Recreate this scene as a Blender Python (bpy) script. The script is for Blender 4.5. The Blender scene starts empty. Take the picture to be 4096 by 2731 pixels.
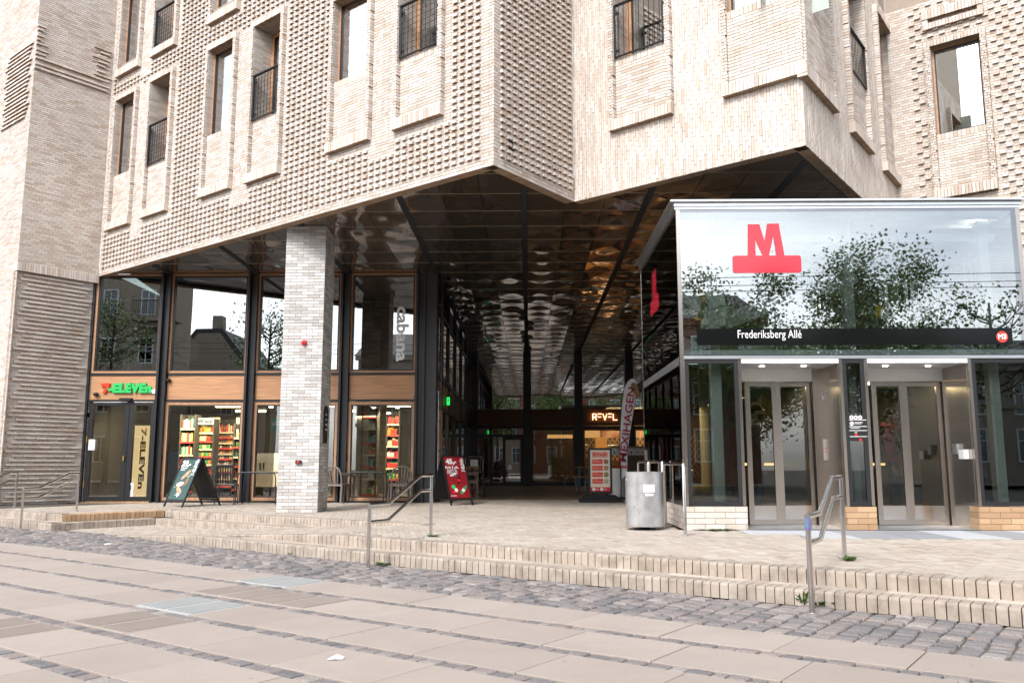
import bpy, bmesh, math, random
import numpy as np
from mathutils import Vector, Matrix
random.seed(7); RNG = np.random.default_rng(7)
SC = bpy.context.scene
COL = SC.collection
# ------------------------------------------------------------------ camera
LENS_PX, TILT, YAW, CAMZ = 3400.0, math.radians(8.17), math.radians(1.1), 0.93
cy_, sy_, ct_, st_ = math.cos(YAW), math.sin(YAW), math.cos(TILT), math.sin(TILT)
FW = np.array([-sy_*ct_, cy_*ct_, st_]); RT = np.array([cy_, sy_, 0.0]); UP = np.cross(RT, FW)
EYE = np.array([0.0, 0.0, CAMZ])
cam = bpy.data.cameras.new('camera'); camo = bpy.data.objects.new('camera', cam); COL.objects.link(camo)
cam.sensor_width = 36.0; cam.lens = LENS_PX/4096*36.0; cam.clip_start = 0.05; cam.clip_end = 600
camo.matrix_world = Matrix(((RT[0], UP[0], -FW[0], EYE[0]), (RT[1], UP[1], -FW[1], EYE[1]), (RT[2], UP[2], -FW[2], EYE[2]), (0, 0, 0, 1)))
SC.camera = camo
# ------------------------------------------------------------------ sky, sun, exposure
SUN_EL, SUN_AZ = math.radians(42), math.radians(205)      # azimuth clockwise from +Y
w = bpy.data.worlds.new('World'); SC.world = w; w.use_nodes = True
nt = w.node_tree; nt.nodes.clear(); N = nt.nodes; Lk = nt.links
out = N.new('ShaderNodeOutputWorld'); bg = N.new('ShaderNodeBackground'); sky = N.new('ShaderNodeTexSky')
sky.sky_type = 'NISHITA'; sky.sun_disc = False; sky.sun_elevation = SUN_EL; sky.sun_rotation = SUN_AZ
sky.air_density = 1.0; sky.dust_density = 2.0
hs = N.new('ShaderNodeHueSaturation'); hs.inputs['Saturation'].default_value = 0.22
tc = N.new('ShaderNodeTexCoord'); mp = N.new('ShaderNodeMapping'); mp.inputs['Scale'].default_value = (1, 1, 3.2)
nz = N.new('ShaderNodeTexNoise'); nz.inputs['Scale'].default_value = 2.1; nz.inputs['Detail'].default_value = 6; nz.inputs['Roughness'].default_value = 0.55
rp = N.new('ShaderNodeValToRGB'); rp.color_ramp.elements[0].position = 0.32; rp.color_ramp.elements[0].color = (0.62, 0.67, 0.76, 1)
rp.color_ramp.elements[1].position = 0.66; rp.color_ramp.elements[1].color = (1.3, 1.3, 1.3, 1)
mx = N.new('ShaderNodeMixRGB'); mx.blend_type = 'MULTIPLY'; mx.inputs[0].default_value = 1.0
Lk.new(sky.outputs[0], hs.inputs['Color']); Lk.new(tc.outputs['Generated'], mp.inputs[0]); Lk.new(mp.outputs[0], nz.inputs['Vector'])
Lk.new(nz.outputs[0], rp.inputs[0]); Lk.new(hs.outputs[0], mx.inputs[1]); Lk.new(rp.outputs[0], mx.inputs[2])
Lk.new(mx.outputs[0], bg.inputs[0]); bg.inputs[1].default_value = 0.15; Lk.new(bg.outputs[0], out.inputs[0])
sl = bpy.data.lights.new('sun', 'SUN'); sl.energy = 1.25; sl.angle = math.radians(14); sl.color = (1.0, 0.95, 0.88)
so = bpy.data.objects.new('sun', sl); COL.objects.link(so)
sd = Vector((math.sin(SUN_AZ)*math.cos(SUN_EL), math.cos(SUN_AZ)*math.cos(SUN_EL), math.sin(SUN_EL)))
so.rotation_euler = sd.to_track_quat('Z', 'Y').to_euler(); so.location = (0, -30, 40)
vs = SC.view_settings; vs.view_transform = 'Standard'; vs.look = 'None'; vs.gamma = 1.0; vs.use_curve_mapping = False
vs.exposure = 1.3
SC.render.engine = 'CYCLES'
cyc = SC.cycles; cyc.use_denoising = True; cyc.max_bounces = 8; cyc.transparent_max_bounces = 16; cyc.glossy_bounces = 5
cyc.diffuse_bounces = 4; cyc.caustics_reflective = False; cyc.caustics_refractive = False; cyc.sample_clamp_indirect = 6.0; cyc.blur_glossy = 0.3; cyc.use_light_tree = False

# ------------------------------------------------------------------ photo pixel (4096 x 2731) -> point on a known plane
def _ray(x, y): return FW + RT*((x-2048.0)/LENS_PX) - UP*((y-1365.5)/LENS_PX)
def onz(x, y, z=0.0):
    d = _ray(x, y); return EYE + d*((z-CAMZ)/d[2])
def ony(x, y, Y):
    d = _ray(x, y); return EYE + d*(Y/d[1])
def proj(P):
    v = np.asarray(P, float)-EYE; z = v@FW
    return 2048+LENS_PX*(v@RT)/z, 1365.5-LENS_PX*(v@UP)/z, z
def XA(x, Y, y=1853.0): return float(ony(x, y, Y)[0])
def ZA(y, Y, x=2114.0): return float(ony(x, y, Y)[2])
class FR:
    """vertical wall frame: o = origin on plan, d = direction along the wall, n = outward normal"""
    def __init__(s, a, b):
        s.o = np.array([a[0], a[1], 0.0]); d = np.array([b[0]-a[0], b[1]-a[1], 0.0]); s.len = float(np.linalg.norm(d))
        s.d = d/s.len; s.n = np.array([s.d[1], -s.d[0], 0.0]); s.z = np.array([0, 0, 1.0])
    def pt(s, u, z, o=0.0): return s.o + s.d*u + s.z*z + s.n*o
    def px(s, x, y, o=0.0):
        r = _ray(x, y); t = np.dot(s.o+s.n*o-EYE, s.n)/np.dot(r, s.n); P = EYE+r*t
        return float(np.dot(P-s.o, s.d)), float(P[2])

# ------------------------------------------------------------------ materials
MATS = {}
def nodes_of(name):
    m = bpy.data.materials.new(name); m.use_nodes = True; t = m.node_tree
    for n in list(t.nodes): t.nodes.remove(n)
    o = t.nodes.new('ShaderNodeOutputMaterial'); MATS[name] = m
    return m, t, o
def prin(t, col, rough, metal=0.0, spec=0.5):
    p = t.nodes.new('ShaderNodeBsdfPrincipled'); p.inputs['Base Color'].default_value = (*col, 1)
    p.inputs['Roughness'].default_value = rough; p.inputs['Metallic'].default_value = metal
    p.inputs['Specular IOR Level'].default_value = spec
    return p
def mat(name, col, rough=0.6, metal=0.0, vary=0.0, scale=4.0, bump=0.0, bscale=60.0, spec=0.5, stretch=(1, 1, 1), col2=None, rvar=0.0):
    m, t, o = nodes_of(name); p = prin(t, col, rough, metal, spec); n = t.nodes; l = t.links
    if vary or bump or rvar:
        c = n.new('ShaderNodeTexCoord'); mpn = n.new('ShaderNodeMapping'); mpn.inputs['Scale'].default_value = stretch
        l.new(c.outputs['Object'], mpn.inputs[0])
    if vary or rvar:
        q = n.new('ShaderNodeTexNoise'); q.inputs['Scale'].default_value = scale; q.inputs['Detail'].default_value = 5; q.inputs['Roughness'].default_value = 0.6
        l.new(mpn.outputs[0], q.inputs['Vector'])
    if vary:
        r = n.new('ShaderNodeValToRGB'); c2 = col2 or tuple(x*(1-vary) for x in col)
        r.color_ramp.elements[0].position = 0.3; r.color_ramp.elements[0].color = (*c2, 1)
        r.color_ramp.elements[1].position = 0.7; r.color_ramp.elements[1].color = (*col, 1)
        l.new(q.outputs[0], r.inputs[0]); l.new(r.outputs[0], p.inputs['Base Color'])
    if rvar:
        mr = n.new('ShaderNodeMapRange'); mr.inputs[3].default_value = max(0.02, rough-rvar); mr.inputs[4].default_value = rough+rvar
        l.new(q.outputs[0], mr.inputs[0]); l.new(mr.outputs[0], p.inputs['Roughness'])
    if bump:
        q2 = n.new('ShaderNodeTexNoise'); q2.inputs['Scale'].default_value = bscale; q2.inputs['Detail'].default_value = 4
        l.new(mpn.outputs[0], q2.inputs['Vector']); b = n.new('ShaderNodeBump'); b.inputs['Strength'].default_value = bump; b.inputs['Distance'].default_value = 0.01
        l.new(q2.outputs[0], b.inputs['Height']); l.new(b.outputs[0], p.inputs['Normal'])
    l.new(p.outputs[0], o.inputs[0]); return m
def piece_mat(name, stops, rough=0.8, stain=0.25, stain_col=(0.2, 0.17, 0.14), sscale=1.2, bump=0.3, bscale=90.0, grain=0.1, spec=0.35, streak=0.0, spots=0.0):
    """material of bricks, stones, slabs: each piece has its own tone, from the face attribute 'tone' or the object's colour"""
    m, t, o = nodes_of(name); n = t.nodes; l = t.links; p = prin(t, stops[0][1], rough, 0, spec)
    a = n.new('ShaderNodeAttribute'); a.attribute_name = 'tone'; oi = n.new('ShaderNodeObjectInfo'); sp = n.new('ShaderNodeSeparateColor')
    l.new(oi.outputs['Color'], sp.inputs[0]); ad = n.new('ShaderNodeMath'); ad.operation = 'ADD'
    l.new(a.outputs['Fac'], ad.inputs[0]); l.new(sp.outputs[0], ad.inputs[1])
    r = n.new('ShaderNodeValToRGB'); e = r.color_ramp.elements
    e[0].position, e[0].color = stops[0][0], (*stops[0][1], 1); e[1].position, e[1].color = stops[-1][0], (*stops[-1][1], 1)
    for pos, c in stops[1:-1]:
        q = e.new(pos); q.color = (*c, 1)
    l.new(ad.outputs[0], r.inputs[0])
    geo = n.new('ShaderNodeNewGeometry')
    s = n.new('ShaderNodeTexNoise'); s.inputs['Scale'].default_value = sscale; s.inputs['Detail'].default_value = 7; s.inputs['Roughness'].default_value = 0.62
    l.new(geo.outputs['Position'], s.inputs['Vector'])
    mr = n.new('ShaderNodeMapRange'); mr.inputs[1].default_value = 0.45; mr.inputs[2].default_value = 0.78; mr.inputs[3].default_value = 0.0; mr.inputs[4].default_value = stain
    l.new(s.outputs[0], mr.inputs[0]); mxs = n.new('ShaderNodeMixRGB'); mxs.inputs[2].default_value = (*stain_col, 1)
    l.new(mr.outputs[0], mxs.inputs[0]); l.new(r.outputs[0], mxs.inputs[1])
    g = n.new('ShaderNodeTexNoise'); g.inputs['Scale'].default_value = bscale; g.inputs['Detail'].default_value = 3
    l.new(geo.outputs['Position'], g.inputs['Vector'])
    mg = n.new('ShaderNodeMapRange'); mg.inputs[1].default_value = 0.3; mg.inputs[2].default_value = 0.7; mg.inputs[3].default_value = 1-grain; mg.inputs[4].default_value = 1+grain
    l.new(g.outputs[0], mg.inputs[0]); mm = n.new('ShaderNodeMixRGB'); mm.blend_type = 'MULTIPLY'; mm.inputs[0].default_value = 1
    l.new(mxs.outputs[0], mm.inputs[1]); l.new(mg.outputs[0], mm.inputs[2]); last = mm.outputs[0]
    if streak:                                                        # broad weathering and rain streaks
        ma = n.new('ShaderNodeMapping'); ma.inputs['Scale'].default_value = (1, 1, .16); l.new(geo.outputs['Position'], ma.inputs[0])
        sn = n.new('ShaderNodeTexNoise'); sn.inputs['Scale'].default_value = 2.2; sn.inputs['Detail'].default_value = 6; sn.inputs['Roughness'].default_value = .65; l.new(ma.outputs[0], sn.inputs['Vector'])
        sm = n.new('ShaderNodeMapRange'); sm.inputs[1].default_value = .35; sm.inputs[2].default_value = .7; sm.inputs[3].default_value = 1+streak*.4; sm.inputs[4].default_value = 1-streak; l.new(sn.outputs[0], sm.inputs[0])
        s2 = n.new('ShaderNodeMixRGB'); s2.blend_type = 'MULTIPLY'; s2.inputs[0].default_value = 1; l.new(last, s2.inputs[1]); l.new(sm.outputs[0], s2.inputs[2]); last = s2.outputs[0]
    if spots:                                                         # trodden gum and drips
        vo = n.new('ShaderNodeTexVoronoi'); vo.inputs['Scale'].default_value = 4.5; vo.inputs['Randomness'].default_value = 1.0; l.new(geo.outputs['Position'], vo.inputs['Vector'])
        vm = n.new('ShaderNodeMapRange'); vm.inputs[1].default_value = .05; vm.inputs[2].default_value = .085; vm.inputs[3].default_value = spots; vm.inputs[4].default_value = 0; l.new(vo.outputs['Distance'], vm.inputs[0])
        hn = n.new('ShaderNodeSeparateColor'); l.new(vo.outputs['Color'], hn.inputs[0]); gt = n.new('ShaderNodeMath'); gt.operation = 'GREATER_THAN'; gt.inputs[1].default_value = .62; l.new(hn.outputs[0], gt.inputs[0])
        mu = n.new('ShaderNodeMath'); mu.operation = 'MULTIPLY'; l.new(vm.outputs[0], mu.inputs[0]); l.new(gt.outputs[0], mu.inputs[1])
        s3 = n.new('ShaderNodeMixRGB'); s3.inputs[2].default_value = (.13, .115, .105, 1); l.new(mu.outputs[0], s3.inputs[0]); l.new(last, s3.inputs[1]); last = s3.outputs[0]
    l.new(last, p.inputs['Base Color'])
    b = n.new('ShaderNodeBump'); b.inputs['Strength'].default_value = bump; b.inputs['Distance'].default_value = 0.004
    l.new(g.outputs[0], b.inputs['Height']); l.new(b.outputs[0], p.inputs['Normal'])
    l.new(p.outputs[0], o.inputs[0]); return m
def glass(name, tint=(0.9, 0.94, 0.92), refl=0.05, k=1.0, wob=0.0, gcol=(1, 1, 1)):
    m, t, o = nodes_of(name); n = t.nodes; l = t.links
    tr = n.new('ShaderNodeBsdfTransparent'); tr.inputs[0].default_value = (*tint, 1)
    gl = n.new('ShaderNodeBsdfGlossy'); gl.inputs[0].default_value = (*gcol, 1); gl.inputs['Roughness'].default_value = 0.0
    f = n.new('ShaderNodeFresnel'); f.inputs[0].default_value = 1.5
    md = n.new('ShaderNodeMath'); md.operation = 'MULTIPLY_ADD'; md.inputs[1].default_value = k; md.inputs[2].default_value = refl; md.use_clamp = True
    l.new(f.outputs[0], md.inputs[0]); ms = n.new('ShaderNodeMixShader')
    l.new(md.outputs[0], ms.inputs[0]); l.new(tr.outputs[0], ms.inputs[1]); l.new(gl.outputs[0], ms.inputs[2])
    if wob:
        c = n.new('ShaderNodeTexCoord'); q = n.new('ShaderNodeTexNoise'); q.inputs['Scale'].default_value = 0.9; q.inputs['Detail'].default_value = 1
        l.new(c.outputs['Object'], q.inputs['Vector']); b = n.new('ShaderNodeBump'); b.inputs['Strength'].default_value = wob; b.inputs['Distance'].default_value = 0.02
        l.new(q.outputs[0], b.inputs['Height']); l.new(b.outputs[0], gl.inputs['Normal'])
    l.new(ms.outputs[0], o.inputs[0]); return m
def emit(name, col, strength):
    m, t, o = nodes_of(name); e = t.nodes.new('ShaderNodeEmission'); e.inputs[0].default_value = (*col, 1); e.inputs[1].default_value = strength
    t.links.new(e.outputs[0], o.inputs[0]); m.cycles.emission_sampling = 'NONE'; return m
BRICK = piece_mat('pale_brick', [(0, (0.51, 0.41, 0.335)), (0.10, (0.57, 0.48, 0.41)), (0.5, (0.625, 0.55, 0.485)), (1.0, (0.69, 0.635, 0.585))], 0.85, 0.16, (0.42, 0.34, 0.27), streak=.10)
BEDSHADE = piece_mat('brick_bed_shade', [(0, (0.26, 0.17, 0.105)), (1.0, (0.36, 0.25, 0.165))], 0.9, 0.2, (0.2, 0.13, 0.08))  # browner than the brick faces: shade on undersides put into the colour
GREYBRICK = piece_mat('grey_white_brick', [(0, (0.42, 0.395, 0.37)), (0.5, (0.56, 0.535, 0.51)), (1.0, (0.69, 0.67, 0.65))], 0.85, 0.2, (0.36, 0.33, 0.30))
TANBRICK = piece_mat('tan_brick', [(0, (0.40, 0.25, 0.14)), (1.0, (0.55, 0.37, 0.22))], 0.85, 0.2, (0.3, 0.2, 0.12))
MORTAR = mat('mortar', (0.40, 0.33, 0.27), 0.95, vary=0.2, scale=9)
GMORTAR = mat('grey_mortar', (0.34, 0.32, 0.30), 0.95, vary=0.2, scale=9)
PAVER = piece_mat('beige_clinker', [(0, (0.37, 0.31, 0.25)), (0.5, (0.47, 0.405, 0.34)), (1.0, (0.55, 0.49, 0.425))], 0.75, 0.4, (0.25, 0.205, 0.16), 0.8, 0.3, 120)
COPING = piece_mat('coping_brick', [(0, (0.37, 0.305, 0.25)), (0.5, (0.405, 0.34, 0.283)), (1.0, (0.44, 0.38, 0.32))], 0.8, 0.75, (0.13, 0.105, 0.08), 5.0, 0.3, 110)
SETT = piece_mat('granite_sett', [(0, (0.15, 0.143, 0.146)), (0.35, (0.20, 0.185, 0.182)), (0.7, (0.245, 0.208, 0.195)), (1.0, (0.31, 0.28, 0.26))], 0.7, 0.3, (0.12, 0.11, 0.10), 2.5, 0.7, 70, 0.25)
SLAB = piece_mat('concrete_slab', [(0, (0.335, 0.285, 0.25)), (1.0, (0.385, 0.33, 0.29))], 0.85, 0.45, (0.27, 0.225, 0.195), 1.6, 0.25, 160, 0.10, spots=.5)
BSLAB = piece_mat('blue_grey_slab', [(0, (0.34, 0.35, 0.35)), (1.0, (0.42, 0.42, 0.41))], 0.85, 0.2, (0.25, 0.24, 0.22), 1.1, 0.25, 160, 0.08)
GROUT = mat('sand_joint', (0.15, 0.125, 0.10), 0.95, vary=0.4, scale=14)
PGROUT = mat('paver_joint', (0.11, 0.09, 0.07), 0.95, vary=0.3, scale=14)
ASPHALT = mat('asphalt', (0.06, 0.06, 0.06), 0.9, vary=0.3, scale=3, bump=0.3)
BLACK = mat('black_steel', (0.012, 0.012, 0.014), 0.42, vary=0.3, scale=6)
BLACKM = mat('black_matt', (0.010, 0.010, 0.011), 0.7)
STEEL = mat('brushed_steel', (0.50, 0.45, 0.405), 0.24, 1.0, vary=0.12, scale=3, stretch=(1, 1, 0.15), rvar=0.08)
STEELP = mat('polished_steel', (0.66, 0.64, 0.62), 0.16, 1.0, vary=0.1, scale=5, rvar=0.05)
GALV = mat('galvanised_steel', (0.60, 0.60, 0.60), 0.38, 0.85, vary=0.25, scale=7, rvar=0.12)
ALU = mat('aluminium', (0.72, 0.73, 0.74), 0.3, 0.9, vary=0.08, scale=4)
WHITE = mat('white_paint', (0.75, 0.75, 0.74), 0.5, vary=0.08, scale=5)
GREYP = mat('grey_paint', (0.56, 0.57, 0.56), 0.55, vary=0.15, scale=4)
CONC = mat('concrete', (0.36, 0.35, 0.33), 0.85, vary=0.25, scale=2.5, bump=0.15, bscale=30)
WOOD = mat('orange_timber', (0.58, 0.30, 0.145), 0.5, vary=0.4, scale=5, stretch=(0.35, 3, 7), bump=0.1, bscale=30)
WOODL = mat('pale_timber', (0.52, 0.29, 0.16), 0.5, vary=0.35, scale=5, stretch=(3, 3, 0.4))
WOODD = mat('dark_timber', (0.26, 0.095, 0.04), 0.45, vary=0.5, scale=5, stretch=(0.4, 3, 8))
RED = mat('red_print', (0.62, 0.02, 0.03), 0.45)
GREENP = mat('green_plastic', (0.03, 0.50, 0.12), 0.35)
GLASSW = glass('window_glass', (0.55, 0.70, 0.62), 0.66, 0.9, 0.0)
GLASSS = glass('shop_glass', (0.82, 0.87, 0.84), 0.035, 1.6, 0.02)
GLASSU = glass('upper_shop_glass', (0.62, 0.68, 0.65), 0.24, 1.3, 0.02)
GLASSM = glass('metro_glass', (0.84, 0.89, 0.87), 0.20, 1.1, 0.006)
GLASSL = glass('lower_metro_glass', (0.78, 0.83, 0.80), 0.04, 1.1, 0.012)

# ------------------------------------------------------------------ mesh building
class MB:
    def __init__(s): s.v = []; s.f = []; s.t = []; s.m = []
    def add(s, vs, fs, tone=0.0, mi=0):
        b = len(s.v); s.v.extend([tuple(map(float, q)) for q in vs])
        for f in fs: s.f.append(tuple(b+i for i in f)); s.t.append(tone); s.m.append(mi)
        return s
    def ob(s, c, a, b, d, tone=0.0, mi=0):
        """box with centre c and half vectors a, b, d"""
        c, a, b, d = map(np.asarray, (c, a, b, d))
        if np.dot(np.cross(a, b), d) < 0: a = -a
        vs = [c-a-b-d, c+a-b-d, c+a+b-d, c-a+b-d, c-a-b+d, c+a-b+d, c+a+b+d, c-a+b+d]
        return s.add(vs, [(0, 3, 2, 1), (4, 5, 6, 7), (0, 1, 5, 4), (1, 2, 6, 5), (2, 3, 7, 6), (3, 0, 4, 7)], tone, mi)
    def box(s, x0, x1, y0, y1, z0, z1, tone=0.0, mi=0):
        return s.ob(((x0+x1)/2, (y0+y1)/2, (z0+z1)/2), (abs(x1-x0)/2, 0, 0), (0, abs(y1-y0)/2, 0), (0, 0, abs(z1-z0)/2), tone, mi)
    def fbox(s, fr, s0, s1, z0, z1, o0, o1, tone=0.0, mi=0):
        return s.ob(fr.pt((s0+s1)/2, (z0+z1)/2, (o0+o1)/2), fr.d*abs(s1-s0)/2, fr.z*abs(z1-z0)/2, fr.n*abs(o1-o0)/2, tone, mi)
    def quad(s, a, b, c, d, tone=0.0, mi=0): return s.add([a, b, c, d], [(0, 1, 2, 3)], tone, mi)
    def prism(s, pts, z0, z1, tone=0.0, mi=0):
        n = len(pts); A = sum(pts[i][0]*pts[(i+1) % n][1]-pts[(i+1) % n][0]*pts[i][1] for i in range(n))
        if A < 0: pts = pts[::-1]
        vs = [(*p[:2], z0) for p in pts]+[(*p[:2], z1) for p in pts]
        fs = [tuple(range(n))[::-1], tuple(range(n, 2*n))]+[(i, (i+1) % n, n+(i+1) % n, n+i) for i in range(n)]
        return s.add(vs, fs, tone, mi)
    def plate(s, pts, o, ax, ay, az, tone=0.0, mi=0):
        """outline pts in axes ax, ay extruded along az"""
        o, ax, ay, az = map(np.asarray, (o, ax, ay, az)); n = len(pts)
        vs = [o+ax*p[0]+ay*p[1] for p in pts]+[o+ax*p[0]+ay*p[1]+az for p in pts]
        fs = [tuple(range(n))[::-1], tuple(range(n, 2*n))]+[(i, (i+1) % n, n+(i+1) % n, n+i) for i in range(n)]
        return s.add(vs, fs, tone, mi)
    def tube(s, path, r, n=8, tone=0.0, mi=0, r1=None):
        P = [np.asarray(p, float) for p in path]; k = len(P); rings = []
        up = None
        for i, p in enumerate(P):
            a = P[i]-P[i-1] if i else P[1]-P[0]; b = P[i+1]-P[i] if i < k-1 else a
            a = a/np.linalg.norm(a); b = b/np.linalg.norm(b); tdir = a+b; tdir = tdir/np.linalg.norm(tdir)
            if up is None: up = np.array([0, 0, 1.0]) if abs(tdir[2]) < 0.9 else np.array([1.0, 0, 0])
            x = np.cross(up, tdir); x = x/np.linalg.norm(x); y = np.cross(tdir, x); up = y
            cs = max(0.5, float(np.dot(a, tdir))); rr = (r if r1 is None else r+(r1-r)*i/(k-1))
            rings.append([p+(x*math.cos(2*math.pi*j/n)+y*math.sin(2*math.pi*j/n))*rr/(cs if k > 2 else 1) for j in range(n)])
        vs = [q for ring in rings for q in ring]; fs = []
        for i in range(k-1):
            for j in range(n): fs.append((i*n+j, i*n+(j+1) % n, (i+1)*n+(j+1) % n, (i+1)*n+j))
        fs.append(tuple(range(n))[::-1]); fs.append(tuple((k-1)*n+j for j in range(n)))
        return s.add(vs, fs, tone, mi)
    def lathe(s, prof, c, n=24, tone=0.0, mi=0, ax=(0, 0, 1)):
        ax = np.asarray(ax, float); e = np.array([1.0, 0, 0]) if abs(ax[0]) < 0.9 else np.array([0, 1.0, 0])
        x = np.cross(ax, e); x /= np.linalg.norm(x); y = np.cross(ax, x); c = np.asarray(c, float); vs = []; fs = []
        for r, h in prof:
            for j in range(n):
                a = 2*math.pi*j/n; vs.append(c+ax*h+(x*math.cos(a)+y*math.sin(a))*r)
        for i in range(len(prof)-1):
            for j in range(n): fs.append((i*n+j, i*n+(j+1) % n, (i+1)*n+(j+1) % n, (i+1)*n+j))
        fs.append(tuple(range(n))[::-1]); fs.append(tuple((len(prof)-1)*n+j for j in range(n)))
        return s.add(vs, fs, tone, mi)
    def ball(s, c, r, n=10, m=6, tone=0.0, mi=0, sc=(1, 1, 1)):
        c = np.asarray(c, float); vs = [c+np.array([0, 0, r*sc[2]])]; fs = []
        for i in range(1, m):
            a = math.pi*i/m
            for j in range(n):
                b = 2*math.pi*j/n; vs.append(c+np.array([r*sc[0]*math.sin(a)*math.cos(b), r*sc[1]*math.sin(a)*math.sin(b), r*sc[2]*math.cos(a)]))
        vs.append(c-np.array([0, 0, r*sc[2]])); L = len(vs)-1
        for j in range(n): fs.append((0, 1+j, 1+(j+1) % n)); fs.append((L, L-n+(j+1) % n, L-n+j))
        for i in range(m-2):
            for j in range(n): fs.append((1+i*n+j, 1+(i+1)*n+j, 1+(i+1)*n+(j+1) % n, 1+i*n+(j+1) % n))
        return s.add(vs, fs, tone, mi)
WL = {}       # world location of each Empty or thing (all parents are only moved, not turned)
def wl(o): return WL.get(o.name, np.zeros(3)) if o is not None else np.zeros(3)
def clean(n): return n
def link(name, data, parent=None):
    o = bpy.data.objects.new(name, data); COL.objects.link(o); o.color = (0, 0, 0, 1)
    if parent is not None: o.parent = parent
    return o
def mesh_of(name, mb, mats, origin=np.zeros(3), smooth=False):
    me = bpy.data.meshes.new(name); V = np.array(mb.v, float).reshape(-1, 3)-origin
    me.from_pydata(V.tolist(), [], mb.f); mats = mats if isinstance(mats, (list, tuple)) else [mats]
    for m in mats: me.materials.append(m)
    if len(mats) > 1: me.polygons.foreach_set('material_index', mb.m)
    if any(mb.t):
        a = me.attributes.new('tone', 'FLOAT', 'FACE'); a.data.foreach_set('value', np.array(mb.t, np.float32))
    if smooth:
        me.polygons.foreach_set('use_smooth', [True]*len(me.polygons))
        try: me.set_sharp_from_angle(angle=math.radians(40))
        except Exception: pass
    me.update(); return me
def part(name, mb, mats, parent=None, loc=None, smooth=False, kind=None, label=None):
    """ONE mesh object; the builder holds world coordinates. Its origin is loc (world) or its parent's origin."""
    L = np.asarray(loc, float) if loc is not None else wl(parent)
    o = link(name, mesh_of(name, mb, mats, L, smooth), parent); o.location = Vector(L-wl(parent)); WL[o.name] = L
    if kind: o['kind'] = kind
    if label: o['label'] = label
    return o
def tag(o, label, cat, group=None):
    o['label'] = label; o['category'] = cat
    if group: o['group'] = group
    return o
def thing(name, label, cat, loc=(0, 0, 0), group=None):
    o = link(name, None); o.location = loc; o.empty_display_size = 0.1; WL[o.name] = np.asarray(loc, float)
    return tag(o, label, cat, group)
def struct(name, mb, mats, parent=None, kind='structure', smooth=False):
    return part(name, mb, mats, parent, kind=kind, smooth=smooth)
def copy_tree(o, dx, rz=0.0, label=None, parent=None):
    c = o.copy(); COL.objects.link(c)
    if parent is not None: c.parent = parent
    else:
        c.location = Vector(dx); c.rotation_euler = (0, 0, rz)
        if label: c['label'] = label
    for ch in list(o.children): copy_tree(ch, None, parent=c)
    return c
def text_mesh(body, size, depth=0.002, bold=0.0, align='CENTER', spacing=1.0, shear=0.0, condense=1.0):
    cu = bpy.data.curves.new('lettering', 'FONT'); cu.body = body; cu.size = size; cu.extrude = depth; cu.offset = bold; cu.align_x = align; cu.align_y = 'CENTER'
    cu.space_character = spacing; cu.shear = shear; cu.resolution_u = 3
    t = bpy.data.objects.new('tmp', cu); COL.objects.link(t); dg = bpy.context.evaluated_depsgraph_get()
    me = bpy.data.meshes.new_from_object(t.evaluated_get(dg)); bpy.data.objects.remove(t); bpy.data.curves.remove(cu)
    if condense != 1.0:
        for q in me.vertices: q.co.x *= condense
    return me
def text(name, body, size, mt, parent, pos, ax, ay, depth=0.002, bold=0.0, align='CENTER', spacing=1.0, shear=0.0, condense=1.0, fit=None, fith=None):
    """flat lettering: ax = reading direction, ay = up of the letters, pos = world middle"""
    me = text_mesh(body, size, depth, bold, align, spacing, shear, condense); me.materials.clear(); me.materials.append(mt)
    if fit or fith:
        xs_ = [q.co.x for q in me.vertices]; ys_ = [q.co.y for q in me.vertices]; cx_, cy__ = (min(xs_)+max(xs_))/2, (min(ys_)+max(ys_))/2
        kx = fit/(max(xs_)-min(xs_)) if fit else 1; ky = fith/(max(ys_)-min(ys_)) if fith else 1
        for q in me.vertices: q.co.x = (q.co.x-cx_)*kx; q.co.y = (q.co.y-cy__)*ky
    for pl in me.polygons: pl.material_index = 0
    ax = np.asarray(ax, float); ay = np.asarray(ay, float); az = np.cross(ax, ay)
    M = Matrix(((ax[0], ay[0], az[0]), (ax[1], ay[1], az[1]), (ax[2], ay[2], az[2]))).to_4x4()
    me.transform(M); o = link(name, me, parent); o.location = Vector(np.asarray(pos, float)-wl(parent)); WL[o.name] = np.asarray(pos, float)
    return o
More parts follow.
